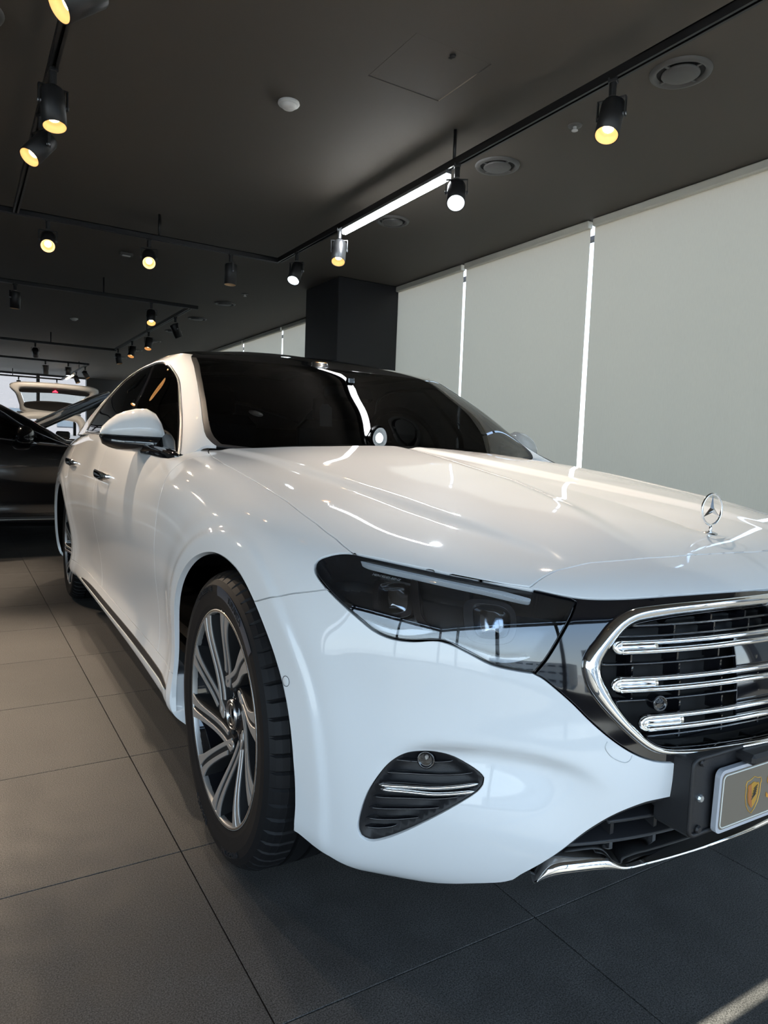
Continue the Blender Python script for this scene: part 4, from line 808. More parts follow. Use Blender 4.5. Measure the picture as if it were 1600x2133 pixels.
# ---------------------------------------------------------------- greenhouse: screen, side glass, pillars, roof
T2 = GH.T; roofline = .618
def wsu(v): return np.interp(v, [0, .02, .05, .08, .137, .24, .36, .485, .56, .62], [.572, .584, .596, .601, .602, .597, .596, .604, .615, .63])
dloP = smooth_poly([(.700, .006, 1), (.698, .09), (.697, .2), (.697, .33), (.702, .43), (.727, .497), (.80, .533), (.90, .546), (1.1, .546), (1.37, .533), (1.56, .462), (1.72, .345), (1.86, .22), (1.98, .095), (2.04, .012, 1)], 6)
ulim = GH.T[:, 0].max()
dark, light = cut(GH, GH.T[:, 0]-wsu(GH.T[:, 1]))
rear_roof, light = cut(light, np.maximum(roofline-light.T[:, 1], light.T[:, 0]-2.6))
rearP = np.array([(2.93, .05), (2.90, .50), (4, .50), (4, .05)]); rearM, light = cut(light, sdf(light.T, rearP))
dloM, light = cut(light, sdf(light.T, dloP))
panel('roof_pillar_frame', light, M['paint'], car, gap=.0008)
# windscreen: glass inside a dark frit frame; black panorama roof above the header line
hdr = .572
ws, roof1 = cut(dark, dark.T[:, 1]-hdr)
gl, frit = cut(ws, np.maximum(ws.T[:, 0]-(wsu(ws.T[:, 1])-.022), np.maximum(.012-ws.T[:, 1], -1)))
panel('windscreen', gl, M['screen'], car, gap=0, depth=.003, both=False); panel('screen_frame', frit, M['plastic'], car, gap=0, depth=.006, both=False)
rr = Msh(np.concatenate([roof1.V, rear_roof.V]), np.concatenate([roof1.N, rear_roof.N]), np.concatenate([roof1.T, rear_roof.T]), np.concatenate([roof1.F, rear_roof.F+len(roof1.V)]))
k = np.round(rr.V*2e5).astype(np.int64); _, fi, inv = np.unique(k, axis=0, return_index=True, return_inverse=True); rr = Msh(rr.V[fi], rr.N[fi], rr.T[fi], inv.ravel()[rr.F])
panel('panorama_roof', rr, M['piano'], car, gap=.001, both=False)
panel('rear_window', rearM, M['tint'], car, gap=.001, depth=.004, both=False)
# side glass: chrome surround, rubber, two panes with a pillar strip between
chromeM, inner = cut(dloM, -(sdf(dloM.T, dloP)+.013)); 
panel('window_chrome', chromeM.off(.004), M['satin'], car, gap=.0005, depth=.008)
rub, inner = cut(inner, -(sdf(inner.T, dloP)+.024)); panel('window_seal', rub, M['piano'], car, gap=0, depth=.006)
bl = line_v([(0, 1.145), (.16, 1.098), (.29, 1.057), (.518, .997), (.7, .94)])
gF, q = cut(inner, bl(inner.T)+.012); strip, gR = cut(q, bl(q.T)-.022)
panel('front_side_window', gF, M['tint'], car, gap=.001, depth=.004); panel('rear_side_window', gR, M['tint'], car, gap=.001, depth=.004); panel('pillar_strip', strip.off(.001), M['piano'], car, gap=.0005, depth=.006)
# ---------------------------------------------------------------- cabin
cab = empty('cabin', parent=car)
mk('dashboard', *join(box((0, 1.10, .86), (1.42, .5, .16), .03), box((.38, 1.12, .94), (.42, .22, .07), .02)), M['leather'], cab, smooth=False)
mk('dash_trim', *box((.30, 1.335, .90), (.9, .02, .05), .006), M['tan'], cab, smooth=False)
mk('cabin_floor', *box((0, 2.1, .30), (1.5, 2.9, .04)), M['leather'], cab, smooth=False); mk('parcel_shelf', *box((0, 3.2, .93), (1.4, .6, .03)), M['leather'], cab, smooth=False)
for sx in (-.36, .36):
    st = empty('seat', (sx, 1.85, .45), 0, cab) if False else None
    mk('front_seat', *join(box((sx, 1.75, .50), (.50, .52, .16), .05), box((sx, 2.02, .82), (.48, .14, .58), .05)), M['film'], cab, smooth=False)
    mk('headrest', *box((sx, 2.05, 1.175), (.27, .10, .17), .035), M['leather'], cab, smooth=False)
mk('rear_bench', *join(box((0, 2.75, .52), (1.3, .5, .18), .05), box((0, 3.0, .82), (1.3, .14, .52), .05)), M['leather'], cab, smooth=False)
t = np.linspace(0, 2*np.pi, 49)[:-1]; c0 = np.array([.385, 1.36, .985]); e1 = np.array([1, 0, 0]); e2 = np.array([0, .42, .907])
mk('steering_wheel', *sweep(c0+.185*(np.cos(t)[:, None]*e1+np.sin(t)[:, None]*e2), circ(.016, 10), np.cross(e1, e2), True), M['piano'], cab)
mk('steering_hub', *join(box(c0, (.15, .06, .10), .02), box(c0+[0, 0, 0], (.34, .025, .03), .008)), M['leather'], cab, smooth=False)
mk('rear_view_mirror', *join(box((-.0, 1.20, 1.185), (.23, .04, .06), .015), box((0, 1.19, 1.225), (.03, .03, .06), .005)), M['piano'], cab, smooth=False)
tg = mk('paper_tag', *join(prism([(-.027, -.045), (.027, -.045), (.027, .03), (.012, .045), (-.012, .045), (-.027, .03)], 0, .002, ((-.152, 1.10, 1.085), (1, 0, 0), (0, .1, 1), (0, -1, .1)))), M['paper'], cab, smooth=False)
# ---------------------------------------------------------------- headlights
for s_ in (-1, 1):
    hl = empty('headlight', parent=car); rs = (lambda m: m) if s_ > 0 else flip
    hl['label'] = 'dark headlight unit with two projector lamps and pale light strips'
    def piece(name, m, mt, off=0., depth=.004, gap=.0008):
        V, F, N = finish(rs(m.off(np.full(len(m.V), off))), gap, depth); return mk(name, V, F, mt, hl, N)
    piece('lens', lampM.off(np.full(len(lampM.V), -.001)), M['lens'], 0, .003, .002)
    V, F, N = finish(rs(lampM), .003, .075); nk = len(F)-len(lampM.F); wall_F = F[-4*(nk//4):] if nk else F
    bk = rs(lampM.off(np.full(len(lampM.V), -.068))); mk('housing', np.concatenate([V, bk.V]), np.concatenate([wall_F, bk.F+len(V)]), M['bezel'], hl, smooth=False)
    def sub(name, key, mt, off, th=.006, grow=0, shape=None):
        P = smooth_poly(FP[key], 5); m = refine(crop(B, P), 2); m = cut(m, sdf(m.T, P)-grow)[0]
        o = np.full(len(m.V), off)
        if shape: o = o+shape(-sdf(m.T, P))
        m = m.off(o); V, F, N = finish(rs(m), 0, th); return mk(name, V, F, mt, hl, None if shape else N)
    sub('light_strip', 'drl_top', M['drl'], -.012, .012); sub('light_strip', 'drl_a', M['drl'], -.012, .03); sub('light_strip', 'drl_b', M['drl'], -.012, .03)
    for a in 'ab':
        dome = lambda q: .010*sstep(0, .03, q)
        P = smooth_poly(FP['bezel_'+a], 5); m = refine(crop(B, P), 2); m = cut(m, sdf(m.T, P))[0]; m = cut(m, sdf(m.T, smooth_poly(FP['proj_'+a], 5)))[1]
        V, F, N = finish(rs(m.off(np.full(len(m.V), -.030))), 0, .03); mk('projector_bezel', V, F, M['piano'] if a == 'a' else M['bezel'], hl, N)
        sub('projector_lens', 'proj_'+a, M['reflector'], -.042, .02, shape=dome)
    sub('divider_fin', 'fin', M['piano'], -.02, .03)
    Q, Nn = BS([(.955, .708), (.90, .712), (.84, .7145)], -.004)
    if s_ < 0:
        O = Q[1]*[s_, 1, 1]; ex = nrm((Q[2]-Q[0])*[s_, 1, 1]); en = Nn[1]*[s_, 1, 1]; ey = nrm(np.cross(en, ex)); en = np.cross(ex, ey)
        text_mesh('lamp_lettering', 'MERCEDES-BENZ', M['grey'], .0075, (O-en*.022-ey*.02, ex, ey, en), hl, .0003)
# ---------------------------------------------------------------- grille
gr = empty('grille', parent=car); gr['label'] = 'chrome-framed grille with three double chrome bars'
fo = [(-.3, FP['frame_out'][0][1]), (0, .642)]+dense('frame_out'); fo = np.array(fo+[(0, .297), (-.3, .297)])
fi_ = np.array([(-.3, .607), (0, .607)]+dense('frame_in')+[(0, .309), (-.3, .309)])
sm, _x = cut(surM, sdf(surM.T, fo)) if False else (surM, None)
hole, surround = cut(surM, sdf(surM.T, fo)+.004)
V, F, N = finish(mirror_join(surround), .0012, .02); mk('grille_surround', V, F, M['piano'], gr, N)
def resample(P, n):
    P = np.asarray(P, float); L = np.r_[0, np.cumsum(np.hypot(*np.diff(P, axis=0).T))]; t = np.linspace(0, L[-1], n); return np.stack([np.interp(t, L, P[:, 0]), np.interp(t, L, P[:, 1])], 1)
def moulding(name, A, Bc, prof, mt, parent, n=110):
    """bright strip between two (u, v) curves running from the centre line outwards; prof = (fraction across, height)"""
    A, Bc = resample(A, n), resample(Bc, n); rows = []
    for f, h in prof:
        uv = A*(1-f)+Bc*f; Q, Nn = BS(uv, h); rows.append(Q)
    G_ = np.stack(rows, 1)
    if abs(A[0, 0]) < 1e-6: G_[0, :, 0] = 0
    if abs(A[-1, 0]) < 1e-6: G_[-1, :, 0] = 0
    m = grid_mesh(G_, grid_normals(G_), np.arange(n)*1., np.arange(len(prof))*1.); mj = mirror_join(m)
    return mk(name, mj.V, mj.F, mt, parent)
fo_c = smooth_poly([(0, .642)]+[q[:2] for q in FP['frame_out']]+[(0, .297)], 8, False); fi_c = smooth_poly([(0, .607)]+[q[:2] for q in FP['frame_in']]+[(0, .309)], 8, False)
moulding('grille_frame', fo_c, fi_c, [(0, -.02), (0, .002), (.08, .007), (.22, .011), (.42, .013), (.62, .012), (.80, .007), (.93, .0), (1., -.010), (1.02, -.035)], M['chrome'], gr, 150)
back_m = B.off(-.060); bm = crop(back_m, fo[fo[:, 0] >= 0], .01); bm = cut(bm, sdf(bm.T, fo)-.01)[0]
mk('grille_backing', *[getattr(mirror_join(bm), q) for q in ('V', 'F')], M['cavity'], gr)
def across(uvs, off, n=40):
    """path over the whole nose from a half list of (u, v), left end first (largest u)"""
    p = sorted(uvs); u = np.array([q[0] for q in p]); v = np.array([q[1] for q in p]); uu = np.linspace(0, u[-1], n); vv = np.interp(uu, u, v)
    Q, Nn = BS(np.stack([uu, vv], 1), off); Q[0, 0] = 0; L = (Q*[-1, 1, 1])[::-1]; NL = (Nn*[-1, 1, 1])[::-1]
    return np.concatenate([L[:-1], Q]), np.concatenate([NL[:-1], Nn])
def vlim(v):                                                       # inner edge of the frame at this height
    p = np.array(dense('frame_in')); k = p[:, 0] > .2; p = p[k]; o = np.argsort(p[:, 1]); return np.interp(v, p[o, 1], p[o, 0])
for key, vc in (('bar1', .5270), ('bar2', .4430), ('bar3', .3655)):
    ue = max(q[0] for q in FP[key])-.004; hh = .0100
    for sg in (1, -1):
        Q, Nn = across([(0, vc-.004+sg*hh), (ue*.5, vc+sg*hh), (ue-.010, vc+sg*hh)], -.012 if sg > 0 else -.006, 50); w = np.ones((len(Q), 1, 1))
        mk('chrome_bar', *sweep(Q, circ(.0075, 10, .0052), Nn), M['chrome'], gr)
    for s_ in (-1, 1):                                             # rounded chrome end joining the two rails
        t = np.linspace(-np.pi/2, np.pi/2, 14); uv = np.stack([ue-.010+.010*np.cos(t), vc+hh*np.sin(t)], 1); Q, Nn = BS(uv, -.009)
        uv2 = [(ue-.075, vc), (ue-.004, vc)]; Q2, N2 = BS(np.array([(ue-.075+.0714*k/9, vc) for k in range(10)]), -.010)
        mk('bar_end', *join(sweep(Q*[s_, 1, 1], circ(.0075, 10, .0052), Nn*[s_, 1, 1]), sweep(Q2*[s_, 1, 1], circ(.006, 8, .010), N2*[s_, 1, 1])), M['chrome'], gr)
for v in (.585, .555, .485, .405, .335):
    Q, Nn = across([(0, v-.003), (vlim(v)*.6, v), (vlim(v)-.006, v)], -.030, 40); mk('slat', *sweep(Q, rrect(.020, .0045, .002, 2), Nn), M['piano'], gr)
for vi, v in enumerate((.605, .570, .505, .465, .425, .385, .345)):
    for u in (.10, .19, .28, .37, .46):
        if u > vlim(v)-.02: continue
        Q, Nn = BS([(u, v)], -.036); src = None
        for s_ in (-1, 1): mk('rib', *box(Q[0]*[s_, 1, 1], (.004, .03, .026)), M['piano'], gr, smooth=False)
rp = np.array([(-.3, .545), (0, .545), (.236, .545), (.240, .52), (.243, .40), (.246, .352), (0, .352), (-.3, .352)]); m = refine(crop(B, rp[rp[:, 0] >= 0], .03), 1); m = cut(m, sdf(m.T, rp))[0]; m.V[:, 0] = np.where(np.abs(m.V[:, 0]) < 1e-6, 0, m.V[:, 0]); m = m.off(-.020); m.V[:, 0] = np.where(m.T[:, 0] < 1e-6, 0, m.V[:, 0])
V, F, N = finish(mirror_join(m), 0, .006); mk('radar_panel', V, F, M['piano'], gr, N)
def puck(name, uv, r, off, mt, mt2, parent, s=-1, h=.008):
    Q, Nn = BS([uv], off); z = Vector(Nn[0]*[s, 1, 1]); o = mk(name, *revolve([(r, -.012), (r, h-.002), (r*.92, h), (r*.75, h), (r*.7, h-.003), (r*.62, h-.003), (.0001, h-.002)], 24), mt, parent)
    o.location = Q[0]*[s, 1, 1]; o.rotation_euler = z.to_track_quat('Z', 'Y').to_euler(); return o
puck('parking_sensor', FP['grille_sensor'][0][:2], .013, -.012, M['piano'], None, gr); puck('parking_sensor', FP['grille_sensor'][0][:2], .013, -.012, M['piano'], None, gr, 1)
puck('camera_pod', (.10, .582), .022, -.016, M['piano'], None, gr)
# ---------------------------------------------------------------- bumper vents, lower intake and lip
for s_ in (-1, 1):
    v = empty('bumper_vent', parent=car); v['label'] = 'black ribbed vent with chrome double bar'; rs = (lambda m: m) if s_ > 0 else flip
    d = -sdf(ventM.T, ventP); m = ventM.off(-(.004+.016*sstep(0, .02, d))); V, F, N = finish(rs(m), 0, .004); mk('insert', V, F, M['plastic'], v)
    def vrod(name, key, mt, off, rh, rw, sag=0.):
        a = np.array([q[:2] for q in FP[key]]); p = smooth_poly([tuple(q) for q in a], 8, False) if len(a) > 2 else np.linspace(a[0], a[1], 16)
        t = np.linspace(-1, 1, len(p)); p = p-np.stack([0*t, sag*(1-t**2)], 1); Q, Nn = BS(p, off); Q = Q*[s_, 1, 1]; Nn = Nn*[s_, 1, 1]
        sc = np.clip(np.sqrt(1-np.abs(t)**6), .15, 1)[:, None, None]; mk(name, *sweep(Q, circ(rw, 10, rh)[None]*sc, Nn), mt, v)
    vrod('chrome_bar', 'vbar', M['chrome'], -.004, .0042, .0085); vrod('chrome_bar', 'vbar2', M['chrome'], -.004, .0040, .0085)
    for k in range(6): vrod('slat', 'vs%d' % k, M['piano'], -.014, .0024, .0075, .004)
    puck('vent_camera', FP['vent_cam'][0][:2], .0155, -.012, M['piano'], None, v, s_)
it = empty('lower_intake', parent=car); it['label'] = 'black lower intake above a chrome lip'
m = crop(B.off(-.085), inP[inP[:, 0] >= 0], .03); m = cut(m, sdf(m.T, inP)-.02)[0]; mk('backing', *[getattr(mirror_join(m), q) for q in ('V', 'F')], M['cavity'], it)
up = [(.634, .087)]+dense('intake_up')[2:]; Q, Nn = across([(0, .213)]+[(a, b-.010) for a, b in dense('intake_up')], -.046, 60); mk('upper_lining', *sweep(Q, rrect(.07, .006, .002, 2), Nn), M['plastic'], it)
for v, o in ((.170, -.05), (.135, -.045)):
    Q, Nn = across([(0, v), (.3, v+.004), (.48 if v > .15 else .55, v)], o, 40); mk('slat', *sweep(Q, rrect(.05, .007, .003, 2), Nn), M['plastic'], it)
for u in (.12, .25, .38, .47):
    for s_ in (-1, 1):
        Q, Nn = BS([(u, .15)], -.06); mk('strut', *box(Q[0]*[s_, 1, 1], (.008, .05, .09)), M['plastic'], it, smooth=False)
lipP = np.array([(-.3, .112), (0, .112)]+sorted(dense('lip_up'))+[(.612, .095)]+[(.6, .088)]+[(.55, .075), (.4, .072), (0, .055), (-.3, .055)])
lip_hi = np.array([(-.3, .113), (0, .113)]+sorted(dense('lip_up'))+[(.603, .090)]+sorted([(a, b-.001) for a, b in dense('lip_low')])[::-1]+[(0, .1035), (-.3, .1035)])
def both_patch(name, P, mt, off, th, parent, shape=None, n=2):
    m = refine(crop(B, P[P[:, 0] >= 0], .03), n); m = cut(m, sdf(m.T, P))[0]; o = np.full(len(m.V), off); x0 = m.T[:, 0] < 1e-6
    if shape: o = o+shape(m.T)
    m = m.off(o); m.V[x0, 0] = 0; V, F, N = finish(mirror_join(m), 0, th); return mk(name, V, F, mt, parent, None if shape else N)
lu = smooth_poly([(0, .112)]+sorted([q[:2] for q in FP['lip_up']])[:-1]+[(.600, .0985)], 8, False); ll = smooth_poly([(0, .1005)]+sorted([q[:2] for q in FP['lip_low']])[:-1]+[(.606, .0955)], 8, False)
moulding('chrome_lip', lu, ll, [(0, -.03), (0, .002), (.12, .008), (.35, .012), (.65, .012), (.88, .008), (1, .0), (1, -.04), (.9, -.09)], M['chrome'], it, 120)
chin = np.array([(-.3, .108), (0, .108)]+sorted([(a, b-.004) for a, b in dense('lip_low')])+[(.62, .092), (.65, .03), (.65, -.1), (-.3, -.1)]); both_patch('chin', chin, M['plastic'], -.012, .01, it, lambda T: -.16*sstep(-.002, .045, .100-T[:, 1]), n=0)
# ---------------------------------------------------------------- number plate on its holder
pl = empty('number_plate', parent=car); pl['label'] = 'taupe dealer plate with a gold shield and orange lettering'
fr = ((0, -.814, .3985), (1, 0, 0), (0, -.02, 1), (0, -1, -.02))
pw, ph = .692, .107
mk('holder', *join(prism(rrect(.80, .134, .014), -.06, .002, ((0, -.803, .411), (1, 0, 0), (0, 0, 1), (0, -1, 0)))), M['plastic'], pl, smooth=False)
mk('holder_rim', *sweep([(x, -.806, .411+z) for x, z in rrect(.792, .126, .012)], circ(.004, 8), (0, 1, 0), True), M['plastic'], pl)
for s_ in (-1, 1):
    mk('clip', *box((s_*.245, -.818, .463), (.08, .04, .018), .005), M['plastic'], pl, smooth=False)
    for z, mt in ((.467, M['plastic']), (.408, M['bolt']), (.356, M['plastic'])):
        mk('bolt', *revolve([(.0001, .004), (.005, .004), (.007, .001), (.007, -.002)], 8, 'y'), mt, pl, loc=(s_*.374, -.807, z), smooth=False, rot=(math.pi, 0, 0))
mk('plate_body', *prism(rrect(pw, ph, .012), -.003, .006, fr), M['platerim'], pl, smooth=False)
mk('plate_face', *prism(rrect(pw-.012, ph-.012, .009), .006, .0068, fr), M['plate'], pl, smooth=False)
R_ = rrect(pw-.018, ph-.018, .008); O = np.array(fr[0]); ey = np.array(fr[2]); en = np.array(fr[3])
mk('plate_line', *sweep([O+np.array([1, 0, 0])*a+ey*b+en*.0070 for a, b in R_], circ(.0011, 6), en, True), M['paleline'], pl)
SH = np.array([(0, .031), (.010, .027), (.019, .026), (.0215, .019), (.020, .016), (.020, .0), (.016, -.016), (.008, -.027), (0, -.033), (-.008, -.027), (-.016, -.016), (-.020, 0), (-.020, .016), (-.0215, .019), (-.019, .026), (-.010, .027)])
fs = (O+np.array([-.254, 0, 0])-ey*.004, (1, 0, 0), ey, en)
mk('shield_line', *sweep([np.array(fs[0])+np.array([1, 0, 0])*a+ey*b+en*.0071 for a, b in SH*1.0], circ(.0008, 6), en, True), M['gold'], pl)
mk('shield', *prism(SH*.72, .0068, .0078, fs), M['gold'], pl, smooth=False); mk('shield_flank', *prism(SH[8:]*.70, .0078, .0081, fs), M['copper'], pl, smooth=False)
for k in range(5): mk('shield_wing', *sweep([np.array(fs[0])+np.array([-.004+k*.0012, 0, 0])+ey*(-.008+k*.0045)+en*.0083, np.array(fs[0])+np.array([.007+k*.0008, 0, 0])+ey*(.001+k*.0035)+en*.0083], circ(.0007, 5), en), M['emblemblack'], pl)
text_mesh('plate_letter', 'S', M['orange'], .066, (O+np.array([-.203, 0, 0])+en*.0075, (1, 0, 0), ey, en), pl, .0004)
# ---------------------------------------------------------------- small fittings on the nose
Q, Nn = BS([(0, 1.345)], 0.); star = empty('hood_ornament', (0, float(Q[0, 1])-.012, float(Q[0, 2])-.002), 0, car); star['label'] = 'upright three-pointed chrome star in a ring on a small oval base'
def tri_star(r, d, w):
    """three-pointed star in the xz plane, ridge depth d"""
    V = [(0, -d, 0), (0, d, 0)]; F = []
    for k in range(3):
        a = math.pi/2+k*2*math.pi/3; V.append((r*math.cos(a), 0, r*math.sin(a))); b = a+math.pi/3; V.append((w*math.cos(b), 0, w*math.sin(b)))
    for k in range(6): F += [(0, 2+k, 2+(k+1) % 6), (1, 2+(k+1) % 6, 2+k)]
    return np.array(V, float), F
t = np.linspace(0, 2*np.pi, 49)[:-1]; RS = .0335; zc = .053
mk('ring', *sweep(np.stack([RS*np.cos(t), 0*t, zc+RS*np.sin(t)], 1), circ(.0026, 10), (0, 1, 0), True), M['chrome'], star)
V, F = tri_star(RS-.001, .0045, .0075); mk('star', V+[0, 0, zc], F, M['chrome'], star, smooth=False)
mk('stem', *revolve([(.0001, .001), (.0052, .001), (.0036, .012), (.0024, zc-RS), (.0001, zc-RS+.001)], 14), M['chrome'], star)
V, F = revolve([(.021, -.002), (.020, .0015), (.014, .0035), (.0001, .0045)], 28); mk('base', V*[1, .72, 1], F, M['satin'], star, rot=(math.radians(11), 0, 0))
for s_ in (-1, 1):
    Q, Nn = BS([FP['sensor'][0][:2]], .0003); o = mk('side_sensor', *revolve([(.0090, -.004), (.0090, -.0002), (.0082, .0003), (.0001, .0005)], 24), M['paint'], car); o.location = Q[0]*[s_, 1, 1]; o.rotation_euler = Vector(Nn[0]*[s_, 1, 1]).to_track_quat('Z', 'Y').to_euler()
    r = mk('sensor_gap', *revolve([(.0091, -.003), (.0100, .0003), (.0090, .0003)], 24), M['cavity'], car); r.location = o.location; r.rotation_euler = o.rotation_euler
    p = smooth_poly([(.5061, .337), (.509, .325, 0), (.4981, .3091), (.4785, .2985), (.4695, .3015), (.4655, .3105)], 5, False); Q, Nn = BS(p, .0003); mk('washer_cover_gap', *sweep(Q*[s_, 1, 1], circ(.0006, 6), Nn*[s_, 1, 1]), M['bolt'], car)
# door handles
for s_, dF, dR in ((-1, d1[0], d2[0]), (1, d1[1], d2[1])):
    for y0, z0, par in ((1.575, .812, dF), (2.58, .838, dR)):
        u = y0+1.381; n = 16; k = B.V[np.argmin((B.V[:, 1]-y0)**2+(B.V[:, 2]-z0)**2)]; x = k[0]
        tt = np.linspace(-1, 1, n); bow = .032*np.sqrt(np.clip(1-tt**4, 0, 1))+.002
        P = np.stack([(x+bow-.004)*s_, y0+.14*tt, z0+.004*tt], 1); sc = np.clip(1-np.abs(tt)**8, .35, 1)[:, None, None]
        mk('door_handle', *sweep(P, circ(.0075, 10, .019)[None]*sc, (s_, 0, 0)), M['chrome'], par)
# door mirrors
for s_ in (-1, 1):
    mi = empty('door_mirror', parent=car); mi['label'] = 'door mirror with white cap and gloss black lower body'
    xs = np.array([.998, .990, .972, .947, .920, .885, .850, .823, .808, .802]); zt = np.array([.978, .999, 1.020, 1.041, 1.054, 1.065, 1.067, 1.053, 1.027, .999]); zb = np.full(10, .971)-np.linspace(0, .005, 10)
    zl = np.array([.960, .938, .927, .919, .915, .912, .909, .906, .903, .900]); dy = np.array([.012, .033, .049, .061, .068, .073, .075, .073, .068, .061]); ycen = np.linspace(1.145, 1.09, 10)
    def loft(top, bot, pw):
        n = 17; V = []; F = []
        for i in range(10):
            for j in range(n):
                a = math.pi*j/(n-1); yy = ycen[i]-dy[i]*math.cos(a); h = math.sin(a)**pw
                V.append((xs[i]*s_, yy, bot[i]+(top[i]-bot[i])*h))
        F = [(i*n+j, i*n+j+1, (i+1)*n+j+1, (i+1)*n+j) for i in range(9) for j in range(n-1)]+[tuple(range(n)), tuple(range(9*n, 10*n))[::-1]]+[(i*n, (i+1)*n, (i+1)*n+n-1, i*n+n-1) for i in range(9)]
        return np.array(V), F
    mk('mirror_cap', *loft(zt, zb, .7), M['paint'], mi); mk('mirror_base', *loft(zl, zb-.001, .4), M['piano'], mi)
    mk('indicator_strip', *sweep([(xs[i]*s_, ycen[i]-dy[i]*.985, zb[i]-.0005) for i in range(9)], circ(.0022, 6, .0018)), M['bezel'], mi)
    mk('mirror_arm', *sweep([(.845*s_, 1.07, .925), (.825*s_, 1.0, .920), (.822*s_, .90, .914), (.815*s_, .80, .905), (.805*s_, .75, .900)], np.stack([rrect(.040, .07, .012, 3)*q for q in (1, 1, .95, .8, .6)])), M['piano'], mi)
